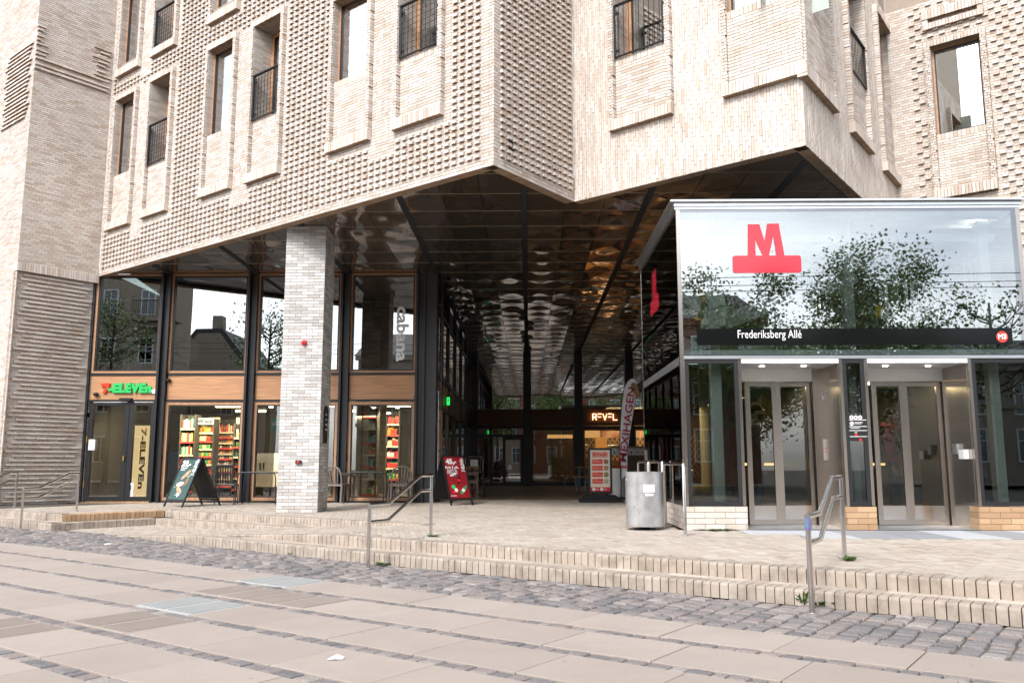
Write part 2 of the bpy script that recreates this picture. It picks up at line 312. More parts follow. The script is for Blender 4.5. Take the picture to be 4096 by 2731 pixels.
# ------------------------------------------------------------------ pieces (bricks, stones, slabs): largest as parts, the rest joined
CUBE = MB().box(-1, 1, -1, 1, -1, 1); BCUBE = MB().box(-1, 1, -1, 1, -1, 1); BCUBE.m = [0, 0, 1, 0, 1, 0]      # bed faces take the darker brown painted as underside shade
class Pieces:
    def __init__(s): s.c = []; s.a = []; s.b = []; s.n = []; s.t = []
    def add(s, c, a, b, n, tone): s.c.append(c); s.a.append(a); s.b.append(b); s.n.append(n); s.t.append(tone)
    def sizes(s):
        C = np.array(s.c)-EYE; z = C@FW; x = 2048+LENS_PX*(C@RT)/np.maximum(z, .1); y = 1365.5-LENS_PX*(C@UP)/np.maximum(z, .1)
        a = np.linalg.norm(np.array(s.a), axis=1); b = np.linalg.norm(np.array(s.b), axis=1); n = np.array(s.n); n = n/np.linalg.norm(n, axis=1)[:, None]
        f = -(C*n).sum(1)/np.linalg.norm(C, axis=1)
        v = a*b*np.clip(f, 0.02, 1)/np.maximum(z, .1)**2*LENS_PX**2*4
        v[(z < .3) | (x < 10) | (x > 4086) | (y < 10) | (y > 2721)] = 0
        return v
    def build(s, name, stuff, mt, parent, limit=300, minsize=60, shape=None, extra=None):
        if not s.c: return
        sz = s.sizes()
        if extra is not None: sz = sz*np.array(extra)
        order = np.argsort(-sz); single = set(int(i) for i in order[:limit] if sz[i] > minsize); proto = mesh_of(name, shape or CUBE, mt)
        L0 = wl(parent)
        for i in sorted(single):
            o = link(name, proto, parent); a, b, n = (Vector(q) for q in (s.a[i], s.b[i], s.n[i]))
            M = Matrix((a, b, n)).transposed()
            if M.determinant() < 0: M = Matrix((-a, b, n)).transposed()
            M = M.to_4x4(); M.translation = Vector(np.asarray(s.c[i])-L0); o.matrix_local = M; o.color = (s.t[i], 0, 0, 1)
        rest = [i for i in range(len(s.c)) if i not in single]
        if not rest: return
        base = np.array((shape or CUBE).v); nb = len(base); C = np.array(s.c)[rest]-L0; A = np.array(s.a)[rest]; B = np.array(s.b)[rest]; Nn = np.array(s.n)[rest]
        flip = np.einsum('ij,ij->i', np.cross(A, B), Nn) < 0; A[flip] *= -1
        V = C[:, None, :]+base[None, :, 0:1]*A[:, None, :]+base[None, :, 1:2]*B[:, None, :]+base[None, :, 2:3]*Nn[:, None, :]
        F = (shape or CUBE).f; nf = len(F); me = bpy.data.meshes.new(stuff); K = len(rest)
        lt = np.array([len(f) for f in F]); fl = np.concatenate([np.array(f) for f in F])
        me.vertices.add(K*nb); me.vertices.foreach_set('co', V.reshape(-1).astype(np.float32))
        me.loops.add(K*len(fl)); me.loops.foreach_set('vertex_index', (fl[None, :]+np.arange(K)[:, None]*nb).reshape(-1).astype(np.int32))
        me.polygons.add(K*nf); tot = np.tile(lt, K); st = np.concatenate([[0], np.cumsum(tot)[:-1]])
        me.polygons.foreach_set('loop_start', st.astype(np.int32)); me.polygons.foreach_set('loop_total', tot.astype(np.int32))
        for q in (mt if isinstance(mt, (list, tuple)) else [mt]): me.materials.append(q)
        me.polygons.foreach_set('material_index', np.tile(np.array((shape or CUBE).m, np.int32), K)); me.update(calc_edges=True); me.validate(); me.shade_flat()
        at = me.attributes.new('tone', 'FLOAT', 'FACE'); at.data.foreach_set('value', np.repeat(np.array(s.t)[rest], nf).astype(np.float32))
        o = link(stuff, me, parent); o['kind'] = 'stuff'; return o
def rtone(lo=0.0, hi=1.0, odd=0.06):
    return 0.02 if random.random() < odd else random.uniform(lo, hi)
# ================================================================== THE BRICK BUILDING
ZS = 5.60                                     # underside of the upper storeys
A2 = lambda p: np.array(p[:2])
PL, PA, PB, PC = (A2(onz(*q, ZS)) for q in ((394, 1106), (1974, 660), (2297, 808), (3223, 582)))
U = (PA-PL)/np.linalg.norm(PA-PL); V = np.array([-U[1], U[0]])
vbc = PB-PA; vbc = vbc/np.linalg.norm(vbc)
PD = PC+vbc*6.05; PE = PD+U*7.0; PW = PL-V*1.9; PWL = PW-U*5.0
TOP = 13.4
fA, fAB, fBC, fCD, fE, fW, fWL = FR(PL, PA), FR(PA, PB), FR(PB, PC), FR(PC, PD), FR(PD, PE), FR(PW, PL), FR(PWL, PW)
bld = thing('brick_building', 'pale brick building with folded facade over the dark mirrored passage', 'building', (0, 20.0, 0))
PK = Pieces()
def brick(fr, s0, s1, z0, z1, o, th, tone): PK.add(fr.pt((s0+s1)/2, (z0+z1)/2, o-th/2), fr.d*(s1-s0)/2, fr.z*(z1-z0)/2, fr.n*th/2, tone)
def inside(r, s, z): return r[0] <= s <= r[1] and r[2] <= z <= r[3]
def cuts(s0, s1, z, holes):
    seg = [(s0, s1)]
    for h in holes:
        if h[2] < z < h[3]:
            new = []
            for a, b in seg:
                if b <= h[0] or a >= h[1]: new.append((a, b))
                else:
                    if a < h[0]: new.append((a, h[0]))
                    if b > h[1]: new.append((h[1], b))
            seg = new
    return seg
def bond(fr, s0, s1, z0, z1, course=0.055, L=0.23, o=0.0, holes=(), flat=(), knob=None, proud=None, J=0.008, th=0.022, shift=0.5):
    n = max(1, round((z1-z0)/course)); c = (z1-z0)/n
    for r in range(n):
        za, zb = z0+r*c+J/2, z0+(r+1)*c-J/2; zm = (za+zb)/2
        kr = knob and r % 2 == knob.get('par', 1)
        step = knob['pitch'] if knob else L
        x = s0-(shift*step*(r % 2) if not knob else (0.5*step*((r//2) % 2) if knob.get('stag') else 0)+(0.25*step if not kr else 0))-random.uniform(0, .004)
        if not knob and shift not in (0.5,): x = s0-step*((r*0.37) % 1)
        while x < s1:
            pcs = [(x, x+step)] if not kr else [(x, x+knob['w']), (x+knob['w'], x+step)]
            for i, (a, b) in enumerate(pcs):
                a2, b2 = max(a, s0), min(b, s1)
                if b2-a2 < 0.02: continue
                for p, q in cuts(a2, b2, zm, holes):
                    if q-p < 0.018: continue
                    oo = o; t = th
                    if kr and i == 0 and b2-a2 > 0.9*knob['w'] and not any(inside(f, (a+b)/2, zm) for f in flat) and q-p > .9*knob['w']:
                        oo = o+knob['out']+random.uniform(-.004, .004); t = th+knob['out']
                    elif proud and (pv := proud(r, (p+q)/2, zm)):
                        if pv == 'gap': continue
                        oo = o+0.045; t = th+0.045
                    else: oo = o+random.uniform(-.0015, .0015)
                    brick(fr, p+J/2, q-J/2, za, zb, oo, t, rtone())
            x += step
def vbond(fr, s0, s1, z0, z1, wdt=0.047, L=0.24, o=0.0, holes=(), J=0.006):
    n = round((s1-s0)/wdt); c = (s1-s0)/n
    for i in range(n):
        a, b = s0+i*c+J/2, s0+(i+1)*c-J/2; sm = (a+b)/2; z = z0-L*((i*0.382+random.uniform(-.06, .06)) % 1)
        out = random.uniform(-.003, .003)
        while z < z1:
            za, zb = max(z, z0), min(z+L, z1)
            if zb-za > 0.02:
                seg = [(za, zb)]
                for h in holes:
                    if h[0] < sm < h[1]:
                        new = []
                        for p, q in seg:
                            if q <= h[2] or p >= h[3]: new.append((p, q)); continue
                            if p < h[2]: new.append((p, h[2]))
                            if q > h[3]: new.append((h[3], q))
                        seg = new
                for p, q in seg:
                    if q-p > .02: brick(fr, a, b, p+J/2, q-J/2, o+out+random.uniform(-.002, .004), 0.022, rtone(0.05, 1, .03))
            z += L
def soldier(fr, s0, s1, z0, z1, o, th, pitch=0.062, J=0.008):
    n = max(1, round((s1-s0)/pitch)); c = (s1-s0)/n
    for i in range(n): brick(fr, s0+i*c+J/2, s0+(i+1)*c-J/2, z0, z1, o+random.uniform(-.002, .002), th, rtone())
# ---- window units.  e = (frame, left edge, right edge, sill underside, window bottom, window top, depth, railing?, spandrel?)
JW, PR = 0.11, 0.09
UN = []; BACKM = mat('pane_backing', (.50, .56, .52), .8, vary=.2, scale=3, stretch=(6, 6, .3))
def unit(fr, left, right, sill, wbot, wtop, deep=0.12, rail=False, zb=None, wrap=None):
    s0 = left if not isinstance(left, tuple) else fr.px(*left, PR)[0]; s1 = right if not isinstance(right, tuple) else fr.px(*right, PR)[0]
    zs = fr.px(*sill, PR+.02)[1] if isinstance(sill, tuple) else sill
    z0 = fr.px(*wbot, (-deep if not rail else PR-.05))[1] if isinstance(wbot, tuple) else wbot
    z1 = fr.px(*wtop, PR)[1] if isinstance(wtop, tuple) else wtop
    UN.append(dict(fr=fr, s0=s0, s1=s1, zs=zs, z0=z0, z1=z1, deep=deep, rail=rail, wrap=wrap))
unit(fA, (462, 405), (536, 365), (504, 893), (465, 717), (462, 405))
unit(fA, (600, 330), (681, 284), (655, 839), (591, 663), (600, 330), 0.42, True)
unit(fA, (832, 204), (931, 152), (912, 750), (838, 558), (832, 204))
unit(fA, (1014, 108), (1122, 47), (1110, 687), (1009, 486), (1014, 108), 0.42, True)
unit(fA, (1330, 100), (1466, 100), (1470, 554), (1351, 344), 9.75)
unit(fA, (1590, 100), (1748, 80), (1751, 456), (1592, 241), 9.75, 0.42, True)
for k in (0, 1, 2): UN[k]['up'] = True
u0, u1, u2 = UN[0], UN[1], UN[2]
unit(fA, u0['s0'], u0['s1'], (554, 258), (498, 272), TOP-.3)
unit(fA, u1['s0'], u1['s1'], (698, 173), (624, 198), TOP-.3, 0.42, True)
unit(fA, u2['s0'], u2['s1'], (952, 28), (868, 56), TOP-.3)
unit(fBC, (2449, 150), (2655, 150), (2671, 454), (2449, 241), 9.75, 0.45, True)
unit(fBC, (2905, 150), fBC.len-0.02, (2886, 388), (2905, 75), 9.75, 0.10, wrap='R')
unit(fCD, 0.02, (3335, 200), (3358, 447), (3305, 128), 9.75, 0.10, wrap='L')
unit(fCD, (3412, 300), (3480, 400), (3494, 606), (3403, 276), 9.75, 0.30, True)
unit(fCD, (3535, 400), (3590, 500), (3600, 733), (3555, 482), (3506, 35), 0.16)
unit(fE, (3722, 250), (3925, 250), (4003, 750), (3769, 545), (3726, 185), 0.14)
unit(fE, (3722, 250), (3925, 250), (3927, 12), (3730, 45), 9.75, 0.14)
UN[-1]['s0'], UN[-1]['s1'] = UN[-2]['s0'], UN[-2]['s1']
def walltop(fr): return {id(fA): TOP, id(fW): TOP, id(fWL): TOP}.get(id(fr), 10.4)
def holes_of(fr):
    H = []
    for u in UN:
        if u['fr'] is fr:
            a = u['s0']-JW if u['wrap'] != 'L' else -1; b = u['s1']+JW if u['wrap'] != 'R' else fr.len+1
            H.append((a, b, u['zs'], u['z1']+0.12))
    return H
KN = dict(pitch=0.168, w=0.108, out=0.044, par=1)
def grow(H, m): return [(h[0]-m, h[1]+m, h[2]-m, h[3]+m) for h in H]
HA = holes_of(fA); flatA = grow(HA, 0.10)
for i, j in ((0, 1), (2, 3), (4, 5), (6, 7)):          # the smooth strip between the two windows of a pair
    a, b = HA[i], HA[j]; flatA.append((a[1], b[0], max(a[2], b[2])-.35, min(a[3], b[3])))
flatA += [(-1, 0.10, 0, 20), (fA.len-.22, fA.len+1, 0, 20), (-1, 20, 0, ZS+.16)]
bond(fA, 0, fA.len, ZS, TOP, 0.0590, o=0, holes=HA, flat=flatA, knob=KN)
bond(fAB, 0, fAB.len, ZS, 10.4, 0.0590, holes=(), flat=[(-1, .16, 0, 20), (fAB.len-.14, 9, 0, 20), (-1, 9, 0, ZS+.14)], knob=KN)
vbond(fBC, 0, fBC.len, ZS, 10.4, holes=holes_of(fBC)); vbond(fCD, 0, fCD.len, ZS, 10.4, holes=holes_of(fCD))
HE = holes_of(fE)
bond(fE, 0, fE.len, 0.0, 10.4, 0.0575, holes=HE, flat=grow(HE, .10)+[(-1, .5, 0, 20), (-1, 20, 0, 5.0)], knob=dict(pitch=0.225, w=0.112, out=0.04, par=1, stag=True))
# left wing: slotted corbels above, ribbed coursing below
zt = fW.px(118, 87)[1]; sL = (fW.px(118, 87)[0], fW.px(182, 113)[0]); sR = (fW.px(385, 193)[0], fW.px(439, 214)[0]); CW = 0.052
def proudW(r, s, z):
    k = (zt-z)/(CW*2.35); i = round(k)
    gap = .24 < k-i < .66 if True else 0
    if not gap and abs(k-i) > 0.24: return False
    if i < 0 or i > 9: return False
    hit = sL[0] < s < sL[1] or sR[0] < s < sR[1] or (i > 6 and sL[0] < s < sR[1])
    return ('gap' if gap else True) if hit else False
bond(fW, 0, fW.len, 5.62, TOP, CW, 0.235, proud=proudW, shift=0.3)
soldier(fW, -.02, fW.len, 5.42, 5.62, 0.03, 0.13)
bond(fW, -.05, fW.len+.05, 0.0, 5.42, 0.0515, 0.235, o=-0.07, proud=lambda r, s, z: r % 2 == 1 and 0.16 < s < fW.len-.22, shift=0.3)
bond(fWL, 0, fWL.len, 0.0, TOP, CW, 0.235, shift=0.3, proud=lambda r, s, z: r % 2 == 0 and 9.2 < z < 11.2 and fWL.len-1.6 < s < fWL.len-.2)
# walls behind the bricks (mortar), with the window openings left out
def core(fr, z0, z1, o=-0.008, holes=()):
    mb = MB(); S = sorted({0.0, fr.len, *[min(max(h[0]+.05, 0), fr.len) for h in holes], *[min(max(h[1]-.05, 0), fr.len) for h in holes]})
    Z = sorted({z0, z1, *[h[2]+.05 for h in holes if z0 < h[2]+.05 < z1], *[h[3]-.05 for h in holes if z0 < h[3]-.05 < z1]})
    for a, b in zip(S, S[1:]):
        for c, d in zip(Z, Z[1:]):
            if any(h[0] < (a+b)/2 < h[1] and h[2] < (c+d)/2 < h[3] for h in holes): continue
            mb.quad(fr.pt(a, c, o), fr.pt(b, c, o), fr.pt(b, d, o), fr.pt(a, d, o))
    return mb
for fr, z0 in ((fA, ZS), (fAB, ZS), (fBC, ZS), (fCD, ZS), (fE, 0), (fWL, 0)): part('wall', core(fr, z0, TOP, holes=holes_of(fr)), MORTAR, bld)
mb = core(fW, 5.42, TOP); mb.v += (b := core(fW, 0, 5.45, -.085)).v; mb.f += [tuple(i+len(mb.v)-len(b.v) for i in f) for f in b.f]; mb.t += b.t; mb.m += b.m
part('wall', mb, MORTAR, bld)
# window units
rail_m = mesh_of
for u in UN:
    fr, s0, s1, zs, z0, z1, dp = u['fr'], u['s0'], u['s1'], u['zs'], u['z0'], u['z1'], u['deep']
    a = s0-JW if u['wrap'] != 'L' else -PR-.02; b = s1+JW if u['wrap'] != 'R' else fr.len+PR+.02
    sh = 0.19 if z0-zs > 0.5 else min(0.19, z0-zs)
    soldier(fr, a, b, zs, zs+sh, PR+.02, 0.15)
    if u['wrap'] != 'L': bond(fr, a, s0, zs+sh, z1, 0.055, JW, o=PR, th=PR+.03, shift=0)
    if u['wrap'] != 'R': bond(fr, s1, b, zs+sh, z1, 0.055, JW, o=PR, th=PR+.03, shift=0)
    soldier(fr, a, b, z1, z1+.12, PR, PR+.03)
    base_o = 0.0 if u['wrap'] is None else PR-.03
    if z0-.13-(zs+sh) > .05:
        bond(fr, s0 if u['wrap'] != 'L' else a, s1 if u['wrap'] != 'R' else b, zs+sh, z0-.13, 0.055, 0.22, o=base_o)
        soldier(fr, s0 if u['wrap'] != 'L' else a, s1 if u['wrap'] != 'R' else b, z0-.13, z0, base_o+.004, 0.04, 0.075)
    mb = MB()
    sA, sB = (s0, s1)
    for (sx, sg) in ((s0, 1), (s1, -1)):
        if (u['wrap'] == 'L' and sg == 1) or (u['wrap'] == 'R' and sg == -1): continue
        n = max(1, round((z1-z0)/.055)); c = (z1-z0)/n; o1, o0 = PR-.03, -dp
        for r in range(n):
            m = max(1, round((o1-o0)/.23))
            for k in range(m):
                oa, ob_ = o0+(o1-o0)*k/m, o0+(o1-o0)*(k+1)/m
                PK.add(fr.pt(sx-sg*.012, z0+(r+.5)*c, (oa+ob_)/2), fr.n*((ob_-oa)/2-.003), fr.z*(c/2-.004), fr.d*sg*.012, rtone())
        mb.fbox(fr, sx-sg*.05, sx-sg*.006, z0-.05, z1+.05, -dp-.05, PR-.04)
    mb.fbox(fr, s0-.05, s1+.05, z1+.004, z1+.06, -dp-.05, PR-.04)          # head
    mb.fbox(fr, s0-.02, s1+.02, z0-.05, z0-.004, -dp-.05, 0.0)             # ledge
    mb.fbox(fr, s0-.02, s1+.02, zs+.02, z0-.06, -.12, base_o-.01)          # mortar behind the spandrel
    part('window_reveal', mb, MORTAR, bld)
    wf = MB(); o = -dp; fw_ = 0.085 if u['rail'] else 0.032
    for (p, q, c, d) in ((s0, s0+fw_, z0, z1), (s1-fw_, s1, z0, z1), (s0+fw_, s1-fw_, z1-fw_, z1), (s0+fw_, s1-fw_, z0, z0+.03)):
        wf.fbox(fr, p, q, c, d, o-.05, o+.035)
    win = part('window', wf, WOOD, bld)
    sf = MB(); g = 0.03
    for (p, q, c, d) in ((s0+fw_, s0+fw_+g, z0+.03, z1-fw_), (s1-fw_-g, s1-fw_, z0+.03, z1-fw_), (s0+fw_+g, s1-fw_-g, z1-fw_-g, z1-fw_), (s0+fw_+g, s1-fw_-g, z0+.03, z0+.03+g)):
        sf.fbox(fr, p, q, c, d, o-.03, o+.022)
    part('sash', sf, BLACK, win)
    pn = MB().fbox(fr, s0+fw_+g, s1-fw_-g, z0+.03+g, z1-fw_-g, o-.012, o-.004); part('pane', pn, GLASSW, win)
    bl = MB().fbox(fr, s0-.3, s1+.3, z0-.2, z1+.2, o-.42, o-.40); part('backing_sheet', bl, BACKM, win)  # added sheet behind the pane; its pale green stands in for reflected light
    if u['rail']:
        rl = MB(); ro = PR-.05; zr = z0+0.98
        if u['fr'] is fCD: zr = z0+.80
        rl.fbox(fr, s0+.01, s0+.055, z0+.01, zr, ro-.02, ro+.02); rl.fbox(fr, s1-.055, s1-.01, z0+.01, zr, ro-.02, ro+.02)
        rl.fbox(fr, s0+.01, s1-.01, zr, zr+.025, ro-.03, ro+.03); rl.fbox(fr, s0+.01, s1-.01, z0+.012, z0+.03, ro-.02, ro+.02)
        for zc in (z0+.12, zr-.15): rl.fbox(fr, s0+.0, s0+.10, zc, zc+.05, ro-.035, ro-.022)
        k = max(5, round((s1-s0)/.105))
        for i in range(1, k): x = s0+(s1-s0)*i/k; rl.tube([fr.pt(x, z0+.03, ro), fr.pt(x, zr, ro)], .007, 5)
        if fr is fA:
            for i in range(1, 9): rl.fbox(fr, s0+.05, s1-.05, z0+.02+(zr-z0)*i/9-.003, z0+.02+(zr-z0)*i/9+.003, ro-.003, ro+.003)
        part('railing', rl, BLACK, win)
# underside edge of the facade: header course, then a black trim
trim = MB()
for fr in (fA, fAB, fBC, fCD):
    n = round(fr.len/.065)
    for i in range(n): c = fr.len/n; PK.add(fr.pt((i+.5)*c, ZS+.03, -.10), fr.d*(c/2-.003), fr.z*.03, fr.n*.085, rtone(0, .8))
    trim.fbox(fr, .22 if fr is fAB or fr is fCD else 0, fr.len-(.22 if fr is fA or fr is fBC else -.15), ZS+.035, ZS+.30, -.26, -.19)
part('edge_trim', trim, BLACKM, bld)
# ---- soffit of folded mirror steel panels
ZF = 5.68
def off(fr, o): return fr.o[:2]+fr.n[:2]*o, fr.d[:2]
def isect(l1, l2):
    (p, d), (q, e) = l1, l2; M = np.array([d, -e]).T; t = np.linalg.solve(M, q-p); return p+d*t[0]
OFS = -.25
lines = [off(f, OFS) for f in (fA, fAB, fBC, fCD, fE)]
Ysh, Ybk, Xpl, Xpr = 20.9, 37.0, -2.45, 7.6
corner = [isect(lines[i], lines[i+1]) for i in range(4)]
OUT = [np.array([-11.3, Ysh]), isect(lines[0], (np.array([0, Ysh]), np.array([1.0, 0]))), *corner, np.array([Xpr, corner[3][1]-.05]), np.array([Xpr, Ybk]), np.array([Xpl, Ybk]), np.array([Xpl, Ysh])][1:]
def clip(poly, x0, x1, y0, y1):
    for ax, val, sg in ((0, x0, 1), (0, x1, -1), (1, y0, 1), (1, y1, -1)):
        res = []; k = len(poly)
        for i in range(k):
            p, q = poly[i], poly[(i+1) % k]; a, b = (p[ax]-val)*sg, (q[ax]-val)*sg
            if a >= 0: res.append(p)
            if (a >= 0) != (b >= 0): res.append(p+(q-p)*(a/(a-b)))
        poly = res
        if len(poly) < 3: return []
    return poly
def area(p): return 0.5*abs(sum(p[i][0]*p[(i+1) % len(p)][1]-p[(i+1) % len(p)][0]*p[i][1] for i in range(len(p))))
m, t, o_ = nodes_of('mirror_soffit'); p_ = prin(t, (0.58, 0.485, 0.42), 0.06, 1.0)
oi = t.nodes.new('ShaderNodeObjectInfo'); cN = t.nodes.new('ShaderNodeTexCoord'); qn = t.nodes.new('ShaderNodeTexNoise'); qn.inputs['Scale'].default_value = 1.6; qn.inputs['Detail'].default_value = 2
bN = t.nodes.new('ShaderNodeBump'); bN.inputs['Strength'].default_value = 0.12; bN.inputs['Distance'].default_value = 0.05
geoN = t.nodes.new('ShaderNodeNewGeometry'); t.links.new(geoN.outputs['Position'], qn.inputs['Vector']); t.links.new(qn.outputs[0], bN.inputs['Height']); t.links.new(bN.outputs[0], p_.inputs['Normal'])
p2_ = prin(t, (0.46, 0.37, 0.30), 0.42, 1.0); mS = t.nodes.new('ShaderNodeMixShader'); mS.inputs[0].default_value = .28; t.links.new(p_.outputs[0], mS.inputs[1]); t.links.new(p2_.outputs[0], mS.inputs[2]); t.links.new(mS.outputs[0], o_.inputs[0]); MIRROR = m
strips = [-11.36+2.235*k for k in range(-0, 9)]       # ... -2.42, -0.18, 2.05 ...
strips = [-9.05+2.245*k for k in range(-1, 8)]
ys = [14.59-1.045*3+1.045*k for k in range(26)]
sof = part('soffit', MB().prism([q for q in OUT], ZF+.12, ZF+.16), BLACKM, bld)
def pillow(nx=8, ny=8):
    mb = MB(); 
    for j in range(ny+1):
        for i in range(nx+1):
            u, v = 2*i/nx-1, 2*j/ny-1; h = (1-max(abs(u), abs(v)))
            mb.v.append((u, v, h*(.72+.28*h)))
    for j in range(ny):
        for i in range(nx): k = j*(nx+1)+i; mb.f.append((k, k+nx+1, k+nx+2, k+1)); mb.t.append(0); mb.m.append(0)
    return mb
PILLOW = mesh_of('panel', pillow(), MIRROR, smooth=False); PILLOW.polygons.foreach_set('use_smooth', [True]*len(PILLOW.polygons))
cells = []; flatp = MB()
for a, b in zip(strips, strips[1:]):
    for k in range(3):
        x0 = a+.06+(b-a-.12)*k/3+.005; x1 = a+.06+(b-a-.12)*(k+1)/3-.005
        for y0, y1 in zip(ys, ys[1:]):
            pc = clip(OUT, x0, x1, y0+.008, y1-.008)
            if len(pc) < 3: continue
            if area(pc) > .985*(x1-x0)*(y1-y0-.016): cells.append((x0, x1, y0+.008, y1-.008))
            elif area(pc) > .002: flatp.add([(*q, ZF) for q in pc[::1]], [tuple(range(len(pc)))[::-1]])
cells.sort(key=lambda c: -(1/(c[2]**3))); pst = MB(); P2 = pillow(4, 4)
for i, (x0, x1, y0, y1) in enumerate(cells):
    amp = 0.030*random.uniform(.75, 1.25)*random.choice((1, 1, 1, -.8)); c = Vector(((x0+x1)/2, (y0+y1)/2, ZF))
    if i < 300:
        o = link('panel', PILLOW, sof); o.location = c-Vector(wl(sof)); o.scale = ((x1-x0)/2, (y1-y0)/2, amp)
    else: pst.add([(c[0]+v[0]*(x1-x0)/2, c[1]+v[1]*(y1-y0)/2, c[2]+v[2]*amp) for v in P2.v], P2.f)
part('cut_panels', flatp, MIRROR, sof, kind='stuff')
if pst.v: part('far_panels', pst, MIRROR, sof, kind='stuff', smooth=True)
JNT = mat('joint_strip', (0.62, 0.50, 0.36), 0.4, 0.0)
st = MB()
for y in ys:
    for xa in np.arange(-12, 9, .12):
        pc = clip(OUT, xa, xa+.12, y-.006, y+.006)
        if len(pc) >= 3 and area(pc) > .0010: st.box(xa, xa+.12, y-.004, y+.004, ZF-.003, ZF+.01)
part('joint_strip', st, JNT, sof)
for a in strips:
    pc = clip(OUT, a-.06, a+.06, 0, 40)
    if len(pc) >= 3: part('black_channel', MB().add([(*q, ZF-.014) for q in pc]+[(*q, ZF+.05) for q in pc], [tuple(range(len(pc)))[::-1]]+[(i, (i+1) % len(pc), len(pc)+(i+1) % len(pc), len(pc)+i) for i in range(len(pc))]), BLACKM, sof)
# slab over the soffit, side and end walls that keep the passage dark
mb = MB().prism([PL+V*.35+U*.1, PA+V*.4, PB+np.array([0, .4]), PC+np.array([-.1, .5]), PD+np.array([.0, .3]), PE, PE+np.array([3, 30]), np.array([-14, 45])], ZF+.3, ZF+.5)
part('floor_slab', mb, BLACKM, bld)
part('end_wall', MB().box(Xpr, Xpr+.2, PD[1]+.2, 38, 0, ZF+.3), CONC, bld)
PK.build('brick', 'brickwork', [BRICK, BEDSHADE], bld, 300, 40, BCUBE)
# ================================================================== GROUND, PLAZA, STEPS, STREET  (p along the kerb, q away from the camera)
Wd = np.array([0.819, -0.574]); Nd = np.array([0.574, 0.819])
def pq(p, q): return Wd*p+Nd*q
def pq3(p, q, z): return np.array([*pq(p, q), z])
def zr(p): return min(0.0, max(-0.26, 0.051*(p+8.8)))
ZST = -0.26
struct('street', MB().box(-150, 150, -160, 120, -0.62, -0.5), ASPHALT)
pav = struct('pavement', MB().prism([pq(-24, -2.2), pq(10, -2.2), pq(10, 7.9), pq(-24, 7.9)], -0.45, ZST-.02), GROUT)
# concrete slabs in rows with a line of setts between them
SLAB_SHAPE = MB(); 
def frust(e=0.012, k=0.10):
    mb = MB(); ei = 1-e
    vs = [(-1, -1, -1), (1, -1, -1), (1, 1, -1), (-1, 1, -1), (-1, -1, 1-k), (1, -1, 1-k), (1, 1, 1-k), (-1, 1, 1-k), (-ei, -ei, 1), (ei, -ei, 1), (ei, ei, 1), (-ei, ei, 1)]
    fs = [(8, 9, 10, 11)]+[(i, (i+1) % 4, 4+(i+1) % 4, 4+i) for i in range(4)]+[(4+i, 4+(i+1) % 4, 8+(i+1) % 4, 8+i) for i in range(4)]
    return mb.add(vs, fs)
SP = Pieces(); BP = Pieces(); TP = Pieces(); rowq = [6.16-0.714*k for k in range(11)]
ribs = [(1, (1180, 2380)), (0, (1140, 2330)), (2, (660, 2420)), (3, (480, 2490)), (1, (900, 2365)), (4, (120, 2530))]
ribset = []
for k, px in ribs:
    P = onz(*px, ZST); ribset.append((k, float(np.dot(P[:2], Wd)), px[0] in (1140, 660)))
ribmb = MB(); ribmb2 = MB()
for k, q1 in enumerate(rowq):
    q0 = q1-0.714+.130; ln = 0.80; p = -22+(0.37*k % 1)*ln
    while p < 9:
        c = pq3(p+ln/2, (q0+q1)/2, ZST-.03+random.uniform(-.0022, .0022)); tone = random.uniform(0, 1)
        rib = [r for r in ribset if r[0] == k and abs(r[1]-(p+ln/2)) < ln/2]
        (BP if rib and rib[0][2] else SP).add(c, np.array([*Wd, 0])*(ln/2-.004), np.array([*Nd, 0])*((q1-q0)/2-.004), np.array([0, 0, .03]), tone)
        if rib:
            t = ribmb2 if rib[0][2] else ribmb
            for half in (0, 1):
                for i in range(13):
                    pc = p+.03+half*(ln/2)+(ln/2-.05)*(i+.5)/13
                    t.ob(pq3(pc, (q0+q1)/2, ZST+.002), np.array([*Wd, 0])*.007, np.array([*Nd, 0])*((q1-q0)/2-.03), np.array([0, 0, .004]), tone)
        p += ln
    s = -22.0; qs1 = q0-.003; qs0 = qs1-.124                     # sett line
    while s < 9:
        l = random.uniform(.085, .17)
        TP.add(pq3(s+l/2, (qs0+qs1)/2+random.uniform(-.004, .004), ZST-.022+random.uniform(-.006, .003)), np.array([*Wd, random.uniform(-.04, .04)])*(l/2-.006), np.array([*Nd, random.uniform(-.05, .05)])*(.061-random.uniform(.002, .008)), np.array([0, 0, .022]), random.random()); s += l
SLABM = frust()
SP.build('pavement_slab', 'far_pavement_slabs', SLAB, pav, 200, 30, SLABM); BP.build('ribbed_slab', 'far_ribbed_slabs', BSLAB, pav, 20, 10, SLABM)
part('guidance_ribs', ribmb, SLAB, pav); part('guidance_ribs', ribmb2, BSLAB, pav)
